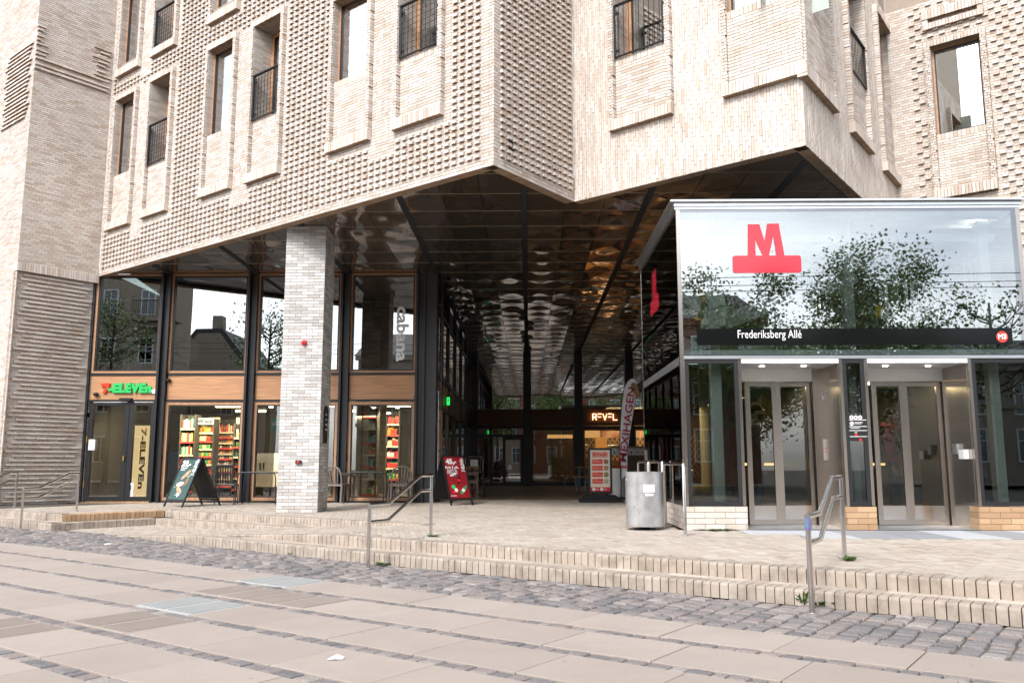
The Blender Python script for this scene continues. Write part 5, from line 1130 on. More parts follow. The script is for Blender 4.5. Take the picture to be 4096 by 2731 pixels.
# ================================================================== PAVEMENT BOARDS
def aboard(label, foot, z, rz, w_, h, lean, deep, pm, deco):
    P = onz(*foot, z); t = thing('pavement_board', label, 'sandwich board', P, 'sandwich boards outside the shop')
    c, s = math.cos(rz), math.sin(rz); ax = np.array([c, s, 0]); dp = np.array([-s, c, 0])      # ax along the width, dp away from the viewer
    up = dp*lean+Z3*h; ul = np.linalg.norm(up); un = up/ul; nn = np.cross(ax, un)               # nn points to the viewer
    O = P+un*.0
    legs = MB()
    for k in (0, 1): legs.ob(O+ax*w_*k+un*ul/2, ax*.018, un*ul/2, nn*.014)
    part('front_frame', legs.ob(O+ax*w_/2+un*(ul-.02), ax*w_/2, un*.02, nn*.016).ob(O+ax*w_/2+un*.15, ax*w_/2, un*.02, nn*.016), BLACK, t)
    pz0, pz1 = .17, ul-.04; part('poster', MB().ob(O+ax*w_/2+un*(pz0+pz1)/2-nn*.002, ax*(w_/2-.018), un*(pz1-pz0)/2, nn*.006), pm, t)
    bk = dp*(deep-lean)-Z3*h; bl__ = np.linalg.norm(bk); bn = bk/bl__; T0 = O+un*ul; n2 = np.cross(ax, bn)
    lg = MB()
    for k in (0, 1): lg.ob(T0+ax*w_*k+bn*bl__/2, ax*.018, bn*bl__/2, n2*.014)
    part('back_frame', lg.ob(T0+ax*w_/2+bn*(bl__-.15), ax*w_/2, bn*.02, n2*.014), BLACK, t); part('back_panel', MB().ob(T0+ax*w_/2+bn*(bl__-.15)/2, ax*(w_/2-.018), bn*((bl__-.15)/2-.03), n2*.006), BLACKM, t)
    q = lambda u_, v_: O+ax*w_*u_+un*(pz0+(pz1-pz0)*v_)+nn*.008
    deco(t, q, ax, un, nn, w_, pz1-pz0); return t
def print_plate(name, t, q, ax, un, nn, pts, mt, S, sc=1.0):
    """outline in fractions of the poster, printed just proud of it"""
    o0 = q(0, 0); W_, H_ = S; part(name, MB().plate([(a*W_, b_*H_) for a, b_ in pts], o0, ax, un, nn*.0015*sc), mt, t)
def blob(cx, cy, rx, ry, rot=0, n=12, bump=0.0):
    return [(cx+rx*(1+bump*math.sin(3*a))*math.cos(a)*math.cos(rot)-ry*math.sin(a)*math.sin(rot), cy+rx*(1+bump*math.sin(3*a))*math.cos(a)*math.sin(rot)+ry*math.sin(a)*math.cos(rot)) for a in [2*math.pi*k/n for k in range(n)]]
BREAD = mat('bread_print', (.60, .40, .25), .5, vary=.5, scale=14); BREADL = mat('bread_light_print', (.72, .60, .48), .5, vary=.35, scale=14); BREADD = mat('bread_dark_print', (.34, .17, .08), .5, vary=.4, scale=14)
def deco1(t, q, ax, un, nn, w_, H_):
    S = (w_, H_)
    text('price', '29,-', .20, WHITE, t, q(.30, .88), ax, un, .001, .010); text('vertical_name', '7-ELEVEn', .14, WHITE, t, q(.86, .80), un, -ax, .001, .005, condense=.72)
    for y_, x1 in ((.76, .42), (.72, .34)): print_plate('print_line', t, q, ax, un, nn, [(.10, y_), (x1, y_), (x1, y_+.018), (.10, y_+.018)], WHITE, S)
    print_plate('print_roll', t, q, ax, un, nn, blob(.52, .61, .23, .06, .55), BREAD, S); print_plate('print_roll', t, q, ax, un, nn, blob(.70, .44, .14, .065, 1.2, bump=.2), BREADD, S, 1.2)
    print_plate('print_roll', t, q, ax, un, nn, blob(.40, .37, .20, .065, .1, bump=.12), BREADL, S, 1.4); print_plate('print_roll', t, q, ax, un, nn, blob(.47, .22, .19, .06, -.35, bump=.1), BREAD, S, 1.6)
    print_plate('print_napkin', t, q, ax, un, nn, [(.38, .16), (.62, .13), (.50, .05)], WHITE, S, 1.1)
    for x_, y_ in ((.68, .58), (.62, .56), (.12, .30), (.34, .10)): print_plate('print_line', t, q, ax, un, nn, [(x_, y_), (x_+.08, y_), (x_+.08, y_+.012), (x_, y_+.012)], WHITE, S)
A1, A1b = onz(655, 2025), onz(751, 2027)
aboard('black sandwich board with a green 29 kroner pastry poster by the bakery window', (655, 2025), 0, -.55, .62, 1.06, .46, 1.0, mat('poster_teal', (.045, .105, .095), .4, vary=.3, scale=5), deco1)
def deco2(t, q, ax, un, nn, w_, H_):
    S = (w_, H_)
    text('price', '45,-', .17, WHITE, t, q(.36, .88), ax, un, .001, .009); text('vertical_name', '7-ELEVEn', .12, WHITE, t, q(.88, .80), un, -ax, .001, .004, condense=.72)
    text('offer', 'Køb 3 stk.', .085, WHITE, t, q(.36, .74), ax, un, .001, .003)
    for k, s in enumerate(('Coca-Cola,', 'Fanta, Sprite', '& få en pepp.')): text('offer_detail', s, .052, WHITE, t, q(.34, .685-.04*k), ax, un, .001, .001)
    print_plate('print_tag', t, q, ax, un, nn, [(.20, .52), (.48, .54), (.48, .585), (.20, .565)], WHITE, S)
    dk = mat('cola_print', (.03, .012, .012), .3); gb = mat('green_bottle_print', (.04, .28, .10), .3); bb = mat('blue_bottle_print', (.06, .10, .22), .3)
    def bottle(cx, cy, L_, r, rot, m_, cap):
        sh = [(-r, -L_), (r, -L_), (r, L_*.3), (r*.45, L_*.7), (r*.45, L_), (-r*.45, L_), (-r*.45, L_*.7), (-r, L_*.3)]
        f = lambda x, y: (cx+(x*math.cos(rot)-y*math.sin(rot)), cy+(x*math.sin(rot)+y*math.cos(rot))*w_/H_)
        print_plate('print_bottle', t, q, ax, un, nn, [f(*p) for p in sh], m_, S, 1.5); print_plate('print_label', t, q, ax, un, nn, [f(*p) for p in ((-r*1.02, -L_*.45), (r*1.02, -L_*.45), (r*1.02, L_*.1), (-r*1.02, L_*.1))], WHITE if cap else RED, S, 2.0)
    bottle(.42, .60, .17, .05, .0, bb, True); bottle(.58, .44, .20, .062, -.25, dk, False); bottle(.72, .20, .24, .07, -.75, gb, True)
    print_plate('print_ball', t, q, ax, un, nn, blob(.26, .27, .09, .05), GREENP, S, 1.3); print_plate('print_ball', t, q, ax, un, nn, blob(.36, .19, .08, .05), WHITE, S, 1.3); print_plate('print_ball', t, q, ax, un, nn, blob(.24, .15, .07, .04), RED, S, 1.6)
    print_plate('print_line', t, q, ax, un, nn, [(.06, .05), (.34, .05), (.34, .062), (.06, .062)], WHITE, S)
aboard('black sandwich board with a red 45 kroner drinks poster at the passage mouth', (1805, 2021), 0, .58, .55, 1.12, .48, 1.02, mat('poster_red', (.30, .012, .018), .4, vary=.3, scale=4), deco2)
# ================================================================== MENU STAND, FLAG, DRUM
Ym = 21.2; mx0, mx1, mz0, mz1 = XA(2353, Ym, 1900), XA(2448, Ym, 1900), ZA(1972, Ym), ZA(1791, Ym)
ms_ = thing('menu_stand', 'black framed MEXIHAGEN menu stand with cream and red poster on a rubber base', 'menu stand', ((mx0+mx1)/2, Ym, 0))
part('frame', framed(mx0, mx1, mz0, mz1, .05, Ym, .09), BLACK, ms_); part('poster', MB().box(mx0+.05, mx1-.05, Ym-.03, Ym-.02, mz0+.05, mz1-.05), mat('menu_cream', (.72, .63, .48), .45), ms_)
bx = (mx0+mx1)/2; part('rubber_base', MB().add([(bx-.52, Ym-.36, .0), (bx+.52, Ym-.36, 0), (bx+.52, Ym+.3, 0), (bx-.52, Ym+.3, 0), (bx-.52, Ym-.36, .05), (bx+.52, Ym-.36, .05), (bx+.52, Ym+.3, .05), (bx-.52, Ym+.3, .05), (bx-.36, Ym-.22, .17), (bx+.36, Ym-.22, .17), (bx+.36, Ym+.2, .17), (bx-.36, Ym+.2, .17)], [(0, 3, 2, 1), (0, 1, 5, 4), (1, 2, 6, 5), (2, 3, 7, 6), (3, 0, 4, 7), (4, 5, 9, 8), (5, 6, 10, 9), (6, 7, 11, 10), (7, 4, 8, 11), (8, 9, 10, 11)]), BLACKM, ms_)
for s in (mx0+.12, mx1-.12): part('spring_leg', MB().tube([(s, Ym, .16), (s, Ym, mz0)], .035, 8), BLACK, ms_)
mw, mh = mx1-mx0-.1, mz1-mz0-.1; MQ = lambda u_, v_: np.array([mx0+.05+mw*u_, Ym-.033, mz0+.05+mh*v_])
text('heading', 'MEXIHAGEN', .125, RED, ms_, MQ(.5, .90), X3, Z3, .001, .006, condense=mw*.82/(.125*6.0)); text('heading_echo', 'MEXIHAGEN', .10, mat('faded_red', (.6, .18, .14), .45), ms_, MQ(.5, .845), X3, Z3, .0005, .004, condense=mw*.82/(.10*6.0))
FOOD = [mat('food_a', (.42, .16, .06), .5, vary=.6, scale=40), mat('food_b', (.55, .30, .10), .5, vary=.6, scale=40), mat('food_c', (.35, .30, .08), .5, vary=.6, scale=40), mat('food_d', (.55, .48, .30), .5, vary=.5, scale=40)]
for k in range(4):
    v = .66-.158*k
    part('menu_panel', MB().box(MQ(.10, 0)[0], MQ(.80, 0)[0], Ym-.036, Ym-.032, MQ(0, v)[2], MQ(0, v+.115)[2]), RED, ms_); part('bowl', MB().lathe([(.085, 0), (.085, .004)], MQ(.80, v+.058)-Y3*.004, 18, ax=(0, -1, 0)), WHITE, ms_); part('dish', MB().lathe([(.065, 0), (.065, .003)], MQ(.80, v+.058)-Y3*.0085, 16, ax=(0, -1, 0)), FOOD[k], ms_)
    for j in range(3): part('print_line', MB().box(MQ(.14, 0)[0], MQ(.40+.1*(j > 0)+.05*j, 0)[0], Ym-.038, Ym-.0365, MQ(0, v+.085-.025*j)[2], MQ(0, v+.092-.025*j)[2]), mat('menu_yellow', (.75, .48, .25), .5) if 'menu_yellow' not in MATS else MATS['menu_yellow'], ms_)
part('footer', MB().box(mx0+.05, mx1-.05, Ym-.036, Ym-.032, mz0+.05, mz0+.05+mh*.10), RED, ms_)
for u_ in (.16, .56): part('badge', MB().lathe([(.04, 0), (.04, .003)], MQ(u_, .05)-Y3*.004, 14, ax=(0, -1, 0)), WHITE, ms_); part('print_line', MB().box(MQ(u_+.08, 0)[0], MQ(u_+.26, 0)[0], Ym-.039, Ym-.0365, MQ(0, .045)[2], MQ(0, .058)[2]), WHITE, ms_)
Yf = 23.0
DRED = mat('dark_red_print', (.36, .02, .045), .6)
fl_ = thing('feather_flag', 'tall white feather flag with vertical red MEXIHAGEN lettering', 'flag', (XA(2483, Yf, 1980), Yf, 0))
FQ = lambda x, y: (XA(x, Yf, y), ZA(y, Yf, x))
Lft = [(2484, 1918), (2480, 1800), (2482, 1700), (2488, 1620), (2497, 1555), (2510, 1525), (2528, 1512), (2543, 1516), (2551, 1528)]
Rgt = [(2551, 1528), (2546, 1560), (2541, 1600), (2530, 1660), (2520, 1730), (2513, 1800), (2509, 1850), (2508, 1895), (2484, 1918)]
FLAGM = mat('flag_cloth', (.85, .84, .85), .8, vary=.12, scale=3); mb = MB(); n = 14
def interp(path, t_):
    f = t_*(len(path)-1); i = min(int(f), len(path)-2); a, b_ = path[i], path[i+1]; u_ = f-i; return (a[0]+(b_[0]-a[0])*u_, a[1]+(b_[1]-a[1])*u_)
vs = []
for i in range(n+1):
    l, r = interp(Lft, i/n), interp(Rgt[::-1], i/n)
    for j in range(5):
        x, z = FQ(l[0]+(r[0]-l[0])*j/4, l[1]+(r[1]-l[1])*j/4); vs.append((x, Yf+.04*math.sin(i*.9+j*.8)*(j/4), z))
fs = [(i*5+j, i*5+j+1, (i+1)*5+j+1, (i+1)*5+j) for i in range(n) for j in range(4)]
fb = MB().add(vs, fs); fb.add([(x, y+.006, z) for x, y, z in vs], [f[::-1] for f in fs]); part('cloth', fb, FLAGM, fl_, smooth=True)
part('pole', MB().tube([(XA(2484, Yf, 1985), Yf, 0), (XA(2484, Yf, 1918), Yf, ZA(1918, Yf))]+[(FQ(*p)[0]-.01, Yf, FQ(*p)[1]) for p in Lft[1:]], .016, 8, r1=.006), BLACK, fl_); part('base', MB().lathe([(.28, 0), (.28, .04), (.05, .06)], (XA(2484, Yf, 1985), Yf, 0), 16), BLACKM, fl_)
ln_ = np.array([FQ(2527, 1575)[0]-FQ(2497, 1820)[0], 0, FQ(2527, 1575)[1]-FQ(2497, 1820)[1]]); Lg = np.linalg.norm(ln_); ln_ /= Lg
text('lettering', 'MEXIHAGEN', .27, DRED, fl_, (FQ(2507, 1697)[0], Yf-.05, FQ(2507, 1697)[1]), ln_, np.cross(-Y3, ln_)*-1 if np.cross(-Y3, ln_)[0] > 0 else np.cross(-Y3, ln_), .002, .004, fit=2.0)
part('logo_print', MB().plate(blob(0, 0, .10, .22, .35, 10, .2), (FQ(2541, 1560)[0], Yf-.05, FQ(2541, 1560)[1]), X3, Z3, (0, -.002, 0)), BREADD, fl_)
text('lettering', 'MEXIHA', .10, RED, fl_, (FQ(2497, 1867)[0], Yf-.05, FQ(2497, 1867)[1]), X3, Z3, .002, .004, condense=.6)
o = part('drum', MB().lathe([(.20, 0), (.20, .78), (.205, .79), (.205, .80), (.0, .80)], (XA(2472, 23.8, 1900), 23.8, 0), 24), WHITE, smooth=True); tag(o, 'white drum standing between the menu stand and the flag', 'drum')
ctr = thing('bar_counter', 'low timber bar front with white boxes on top right of the flag', 'counter', (XA(2540, 28), 28, 0)); part('front', MB().box(XA(2500, 28), XA(2610, 28), 27.9, 28.5, 0, ZA(1822, 28)), mat('weathered_wood', (.10, .075, .055), .7, vary=.4, scale=4, stretch=(8, 1, .5)), ctr); part('top', MB().box(XA(2494, 28), XA(2612, 28), 27.85, 28.55, ZA(1822, 28), ZA(1819, 28)), WOODL, ctr)
for k in range(6):
    x = XA(2458+24*k, 28, 1808); y = 28.0+.10*k; z = ZA(1819, 28); t = thing('menu_box', ('white tin box on the bar counter, %s from the left' % ('first', 'second', 'third', 'fourth', 'fifth', 'last')[k]), 'box', (x, y, z), 'white tin boxes along the bar counter')
    part('tin', MB().box(x-.085, x+.085, y-.05, y+.15, z, z+.24), WHITE, t); part('lid', MB().ob((x, y+.05, z+.255), (.095, 0, 0), (0, .12, .02), (0, 0, .012)), WOODL, t); part('label_plate', MB().box(x-.02, x+.02, y-.055, y-.051, z+.05, z+.12), BLACKM, t)
# ================================================================== CHAIRS AND TABLES
CHM = mat('chair_black', (.022, .024, .030), .4); PLAS = mat('taupe_plastic', (.22, .18, .155), .5)
def rot(rz): c, s = math.cos(rz), math.sin(rz); return lambda x, y, z, P: np.array([P[0]+c*x-s*y, P[1]+s*x+c*y, P[2]+z])
def slat_chair(P, rz, label):
    R = rot(rz); r = lambda x, y, z: R(x, y, z, P); t = thing('slat_chair', label, 'chair', P, 'chairs outside the shop')
    for sx in (-1, 1):
        part('leg', MB().tube([r(sx*.21, -.22, 0), r(sx*.21, -.20, .45)], .012, 7), CHM, t); part('leg', MB().tube([r(sx*.21, .26, 0), r(sx*.21, .20, .45), r(sx*.20, .29, .88)], .012, 7), CHM, t)
    part('seat_frame', MB().tube([r(-.21, -.2, .45), r(.21, -.2, .45), r(.21, .2, .45), r(-.21, .2, .45), r(-.21, -.2, .45)], .012, 6), CHM, t)
    part('back_rail', MB().tube([r(-.20, .29, .88), r(-.15, .295, .90), r(.15, .295, .90), r(.20, .29, .88)], .013, 7), CHM, t)
    for k in range(7):
        x = -.165+.055*k; part('back_slat', MB().ob(r(x, .245, .69), r(.018, 0, 0)-np.asarray(P), (R(0, .045, .205, (0, 0, 0))), R(0, .004, -.001, (0, 0, 0))), CHM, t)
        part('seat_slat', MB().ob(r(x, 0, .455), R(.019, 0, 0, (0, 0, 0)), R(0, .20, 0, (0, 0, 0)), (0, 0, .006)), CHM, t)
    return t
def plastic_chair(P, rz, label):
    R = rot(rz); r = lambda x, y, z: R(x, y, z, P); t = thing('plastic_chair', label, 'chair', P, 'chairs outside the shop')
    for sx in (-1, 1):
        part('leg', MB().tube([r(sx*.25, -.25, 0), r(sx*.22, -.22, .43)], .022, 6, r1=.026), PLAS, t); part('leg', MB().tube([r(sx*.24, .27, 0), r(sx*.22, .2, .43)], .022, 6, r1=.026), PLAS, t)
        part('arm', MB().tube([r(sx*.24, -.24, .43), r(sx*.27, -.22, .62), r(sx*.27, -.12, .66), r(sx*.26, .12, .67), r(sx*.22, .24, .70)], .022, 6), PLAS, t)
    part('seat', MB().ob(r(0, 0, .43), R(.235, 0, 0, (0, 0, 0)), R(0, .235, -.01, (0, 0, 0)), (0, 0, .018)), PLAS, t)
    part('back_rim', MB().tube([r(-.22, .21, .43), r(-.235, .27, .66), r(-.19, .30, .80), r(-.08, .31, .86), r(.08, .31, .86), r(.19, .30, .80), r(.235, .27, .66), r(.22, .21, .43)], .022, 7), PLAS, t, smooth=True)
    for k in range(5): x = -.14+.07*k; part('back_slat', MB().tube([r(x*.75, .21, .44), r(x, .27, .64), r(x*1.15, .305, .86-.35*x*x*6*.35)], .016, 5), PLAS, t)
    return t
def tube_table(P, rz, w_, d_, h, label):
    R = rot(rz); r = lambda x, y, z: R(x, y, z, P); t = thing('bistro_table', label, 'table', P, 'black bistro tables outside the shop')
    part('table_top', MB().ob(r(0, 0, h-.012), R(w_/2-.03, 0, 0, (0, 0, 0)), R(0, d_/2, 0, (0, 0, 0)), (0, 0, .010)), CHM, t)
    for s in (-1, 1): part('leg_frame', MB().tube([r(-w_/2-.03, s*d_/2, 0), r(-w_/2, s*d_/2, h-.09), r(-w_/2+.03, s*d_/2, h-.02), r(-w_/2+.08, s*d_/2, h), r(w_/2-.08, s*d_/2, h), r(w_/2-.03, s*d_/2, h-.02), r(w_/2, s*d_/2, h-.09), r(w_/2+.03, s*d_/2, 0)], .014, 7), CHM, t)
    return t
slat_chair(onz(905, 2017), math.radians(188), 'black slatted metal chair between the green board and the pillar table')
tube_table(onz(1035, 2016), .05, .86, .6, .73, 'black tubular table left of the brick pillar')
plastic_chair(onz(1352, 2010), math.radians(160), 'taupe plastic armchair half hidden right of the brick pillar'); tube_table(onz(1462, 2013), .03, .86, .6, .73, 'black tubular table between the two taupe chairs')
plastic_chair(onz(1598, 2012), math.radians(196), 'taupe plastic armchair behind the middle handrail'); tube_table(onz(1890, 1988), .1, .60, .6, .74, 'black tubular table behind the red board'); plastic_chair(onz(1872, 1992), math.radians(100), 'taupe plastic armchair turned sideways behind the red board')
Yr = 27.5
rc = thing('roll_cage', 'galvanised roll cage standing against the passage wall', 'roll cage', (XA(1890, Yr), Yr, 0)); x0, x1, z1 = XA(1862, Yr), XA(1932, Yr), ZA(1825, Yr)
part('cage_frame', MB().tube([(x0, Yr, .05), (x0, Yr, z1-.1), (x0+.06, Yr, z1), (x1-.06, Yr, z1), (x1, Yr, z1-.1), (x1, Yr, .05), (x0, Yr, .05)], .016, 7).tube([(x0, Yr, z1-.5), (x1, Yr, z1-.5)], .012, 6), GALV, rc)
for k in range(1, 7): part('cage_wire', MB().tube([(x0+(x1-x0)*k/7, Yr, z1-.5), (x0+(x1-x0)*k/7, Yr, z1)], .005, 5), GALV, rc)
part('tag_plate', MB().box((x0+x1)/2-.12, (x0+x1)/2+.12, Yr-.02, Yr-.012, z1-.32, z1-.1), GALV, rc)
for k in range(2):
    z = [.10, .52][k]; t = thing('pallet', ('lower' if not k else 'upper')+' wooden pallet in the stack by the roll cage', 'pallet', (XA(1885, 26.6), 26.6, z), 'stacked pallets in the passage'); xa, xb_ = XA(1838, 26.6), XA(1915, 26.6)
    for q in range(3): part('deck_board', MB().box(xa, xb_, 26.4+.25*q, 26.55+.25*q, z+.30, z+.33), WOODL, t)
    for q in (xa+.08, (xa+xb_)/2, xb_-.08): part('block', MB().box(q-.07, q+.07, 26.4, 27.0, z+.1, z+.30), WOODL, t)
    part('base_board', MB().box(xa, xb_, 26.4, 26.55, z+.06, z+.1), WOODL, t)
o = part('crate', MB().box(XA(1850, 26.2), XA(1905, 26.2), 26.3, 26.8, .0, .10), RED); tag(o, 'flat red and green crate under the pallets', 'crate')
BLUEM = mat('blue_grey_steel', (.10, .16, .19), .5)
def beer(P, w_, d_, h, label, nm, cat, grp):
    t = thing(nm, label, cat, P, grp); part('top_board', MB().box(P[0]-w_/2, P[0]+w_/2, P[1]-d_/2, P[1]+d_/2, h-.03, h), WOOD, t)
    for s in (-1, 1):
        x = P[0]+s*(w_/2-.12)
        for e in (-1, 1): part('leg', MB().ob((x, P[1]+e*(d_/2-.05), h/2-.02), (.02, 0, 0), (0, .015, 0), (0, 0, h/2-.02)), BLUEM, t)
        part('brace', MB().ob((x, P[1], h*.55), (.012, 0, 0), (0, d_/2-.05, 0), (0, 0, .012)), BLUEM, t)
    return t
beer(onz(2285, 1952), .75, .3, .5, 'wooden bench with blue grey legs, farther one left of the menu stand', 'bench', 'bench', 'benches in the passage'); beer(onz(2322, 1966), .55, .3, .5, 'wooden bench with blue grey legs, nearer one beside the menu stand', 'bench', 'bench', 'benches in the passage')
beer(onz(2335, 1962), .55, .7, .82, 'tall wooden table with blue grey legs partly behind the menu stand', 'beer_table', 'table', None)
# ================================================================== PEOPLE
def person(label, P, facing, H, coat, trouser, skin, hair, pose):
    """one continuous skinned body; facing = direction on plan; colours by region"""
    k = H/1.80; J = {}; 
    def n(name, x, y, z, r, par=None): J[name] = (np.array([x, y, z])*k, r*k, par)
    n('pelvis', 0, 0, .95, .155); n('waist', 0, .0, 1.08, .145, 'pelvis'); n('chest', 0, .0, 1.28, .165, 'waist'); n('collar', 0, -.01, 1.43, .115, 'chest'); n('neck', 0, .005, 1.50, .062, 'collar'); n('nape', 0, .02, 1.58, .060, 'neck')
    for s, e in ((-1, 'l'), (1, 'r')):
        n('sh'+e, s*.17, 0, 1.40, .078, 'collar'); 
        if pose == 'phone' and e == 'r': n('el'+e, s*.25, .04, 1.12, .055, 'sh'+e); n('wr'+e, s*.20, .27, 1.14, .036, 'el'+e)
        else: n('el'+e, s*.25, -.03, 1.11, .056, 'sh'+e); n('wr'+e, s*.26, .06, .87, .036, 'el'+e)
        n('hip'+e, s*.10, 0, .86, .108, 'pelvis'); n('kn'+e, s*.11, .02, .48, .070, 'hip'+e); n('an'+e, s*.115, 0, .10, .052, 'kn'+e); n('toe'+e, s*.13, .15, .04, .042, 'an'+e)
    names = list(J); bm = bmesh.new(); vmap = {q: bm.verts.new(J[q][0]) for q in names}
    for q in names:
        if J[q][2]: bm.edges.new((vmap[q], vmap[J[q][2]]))
    me = bpy.data.meshes.new('tmp'); bm.to_mesh(me); bm.free(); tmp = bpy.data.objects.new('tmp', me); COL.objects.link(tmp)
    tmp.modifiers.new('s', 'SKIN'); sv = me.skin_vertices[0].data
    for i, q in enumerate(names): sv[i].radius = (J[q][1], J[q][1]*(.72 if q in ('pelvis', 'waist', 'chest', 'collar') else 1)); sv[i].use_root = (q == 'pelvis')
    sb = tmp.modifiers.new('b', 'SUBSURF'); sb.levels = 2; sb.render_levels = 2
    dg = bpy.context.evaluated_depsgraph_get(); bme = bpy.data.meshes.new_from_object(tmp.evaluated_get(dg)); bpy.data.objects.remove(tmp)
    body = MB(); cz = [v.co.copy() for v in bme.vertices]; hands = [J['wrl'][0], J['wrr'][0]]; body.v = [tuple(v) for v in cz]
    for pl_ in bme.polygons:
        c = np.array(pl_.center); mi = 1 if c[2] < .93*k else 0
        if c[2] > 1.475*k: mi = 2
        if min(np.linalg.norm(c-h_) for h_ in hands) < .035*k: mi = 2
        if c[2] < .09*k: mi = 3
        body.f.append(tuple(pl_.vertices)); body.t.append(0); body.m.append(mi)
    bpy.data.meshes.remove(bme)
    # head with face, part of the same mesh
    hc = np.array([0, .035, 1.685])*k; hb = MB().ball((0, 0, 0), 1.0, 16, 12)
    for v in hb.v:
        x, y, z = v; w_ = .076*(1-.22*max(0, -z)**1.5); d_ = .098*(1-.12*max(0, -z)); yy = y*d_+(.012 if z < -.3 and y > 0 else 0)
        body.v.append(tuple(hc+np.array([x*w_, yy, z*.122])*k))
    b0 = len(body.v)-len(hb.v)
    for f in hb.f: body.f.append(tuple(b0+i for i in f)); body.t.append(0); body.m.append(2)
    body.add([hc+np.array(q)*k for q in ((-.012, .092, .005), (.012, .092, .005), (-.018, .092, -.035), (.018, .092, -.035), (0, .122, -.03), (0, .098, .02))], [(0, 2, 4), (1, 4, 3), (0, 4, 5), (1, 5, 4), (2, 3, 4)], 0, 2)
    for s in (-1, 1): body.ball(hc+np.array([s*.078, -.005, -.012])*k, .03*k, 8, 6, 0, 2, sc=(.35, .62, 1)); body.ball(hc+np.array([s*.030, .088, .015])*k, .011*k, 8, 6, 0, 4)
    body.ob(hc+np.array([0, .093, -.062])*k, (.024*k, 0, 0), (0, .006*k, 0), (0, 0, .004*k), 0, 5)
    for e, s in (('l', -1), ('r', 1)):                                # hands: palm, four fingers, thumb
        wv = J['wr'+e][0]; ev = J['el'+e][0]; d_ = (wv-ev)/np.linalg.norm(wv-ev); sd_ = np.array([1.0, 0, 0])*s; sd_ = sd_-d_*np.dot(sd_, d_); sd_ /= np.linalg.norm(sd_); nn_ = np.cross(d_, sd_)
        if pose == 'phone' and e == 'r': sd_, nn_ = nn_, sd_
        body.ob(wv+d_*.055*k, d_*.05*k, sd_*.012*k, nn_*.038*k, 0, 2)
        for i in range(4):
            L_ = (.070, .078, .074, .058)[i]*k; b_ = wv+d_*.10*k+nn_*(-.030+.020*i)*k; body.tube([b_, b_+d_*L_*.5-sd_*.006*k, b_+d_*L_*.85-sd_*.030*k], .009*k, 6, 0, 2, r1=.007*k)
        b_ = wv+d_*.04*k-nn_*.036*k; body.tube([b_, b_+d_*.03*k-nn_*.022*k, b_+d_*.062*k-nn_*.024*k-sd_*.012*k], .011*k, 6, 0, 2, r1=.008*k)
    c, s = math.cos(facing), math.sin(facing); Rm = np.array([[c, -s, 0], [s, c, 0], [0, 0, 1]]); P = np.asarray(P, float)
    W2 = lambda q: Rm@np.asarray(q)+P
    body.v = [tuple(W2(q)) for q in body.v]
    o = part('person', body, [coat, trouser, skin, BLACKM, BLACKM, mat('lip', (.32, .12, .10), .5) if 'lip' not in MATS else MATS['lip']], loc=P, smooth=True); tag(o, label, 'person')
    hm = MB().ball((0, 0, 0), 1, 16, 10); hm.v = [tuple(W2(hc+np.array([x*.083, y*.104-.012, z*.128+.012])*k)) for x, y, z in hm.v]; hm.f = [f for f in hm.f if np.mean([(Rm.T@(np.array(hm.v[i])-P)-hc)[2]/k-0.45*(Rm.T@(np.array(hm.v[i])-P)-hc)[1]/k for i in f]) > (.012)]; hm.t = [0]*len(hm.f); hm.m = [0]*len(hm.f)
    part('hair', hm, hair, o, smooth=True)
    return o, W2, hc, k, J
SKIN = mat('skin', (.42, .24, .17), .5); DCOAT = mat('dark_coat', (.016, .016, .015), .8); DTR = mat('dark_trousers', (.018, .02, .025), .8); MAROON = mat('maroon_hoodie', (.22, .008, .022), .85, vary=.3, scale=6); HBR = mat('brown_hair', (.035, .015, .008), .9, spec=.1); HDK = mat('dark_hair', (.01, .007, .005), .9, spec=.1)
o, W2, hc, k, J = person('man with glasses and beard in a dark coat looking right in the left lift', (XA(3022, 13.75, 1700), 13.75, .03), math.radians(-104), 1.84, DCOAT, DTR, SKIN, HBR, 'phone')
bd = MB().ball((0, 0, 0), 1, 14, 10); bd.v = [tuple(W2(hc+np.array([x*.075, y*.098+.008, z*.124])*k)) for x, y, z in bd.v]; Rv = [np.array(v) for v in bd.v]
loc = lambda v: np.linalg.inv(np.array([[math.cos(math.radians(-104)), -math.sin(math.radians(-104)), 0], [math.sin(math.radians(-104)), math.cos(math.radians(-104)), 0], [0, 0, 1]]))@(v-np.array([XA(3022, 13.75, 1700), 13.75, .03]))-hc
bd.f = [f for f in bd.f if np.mean([loc(Rv[i])[2] for i in f]) < -.045 and np.mean([loc(Rv[i])[1] for i in f]) > .01]; bd.t = [0]*len(bd.f); bd.m = [0]*len(bd.f); part('beard', bd, HBR, o)
gm = MB()
for s in (-1, 1):
    ring = [hc+np.array([s*.032+.026*math.cos(a), .105, .012+.02*math.sin(a)])*k for a in np.linspace(0, 2*math.pi, 11)]; gm.tube([W2(q) for q in ring], .0028, 5); gm.tube([W2(hc+np.array([s*.058, .10, .015])*k), W2(hc+np.array([s*.080, .0, .012])*k)], .0028, 5)
gm.tube([W2(hc+np.array([-.007, .106, .014])*k), W2(hc+np.array([.007, .106, .014])*k)], .0028, 5); part('glasses', gm, GALV, o)
part('collar_shirt', MB().ob(W2(np.array([0, .075, 1.49])*k), W2(np.array([.05, 0, 0]))-W2((0, 0, 0)), W2(np.array([0, .01, .0]))-W2((0, 0, 0)), (0, 0, .04)), WHITE, o)
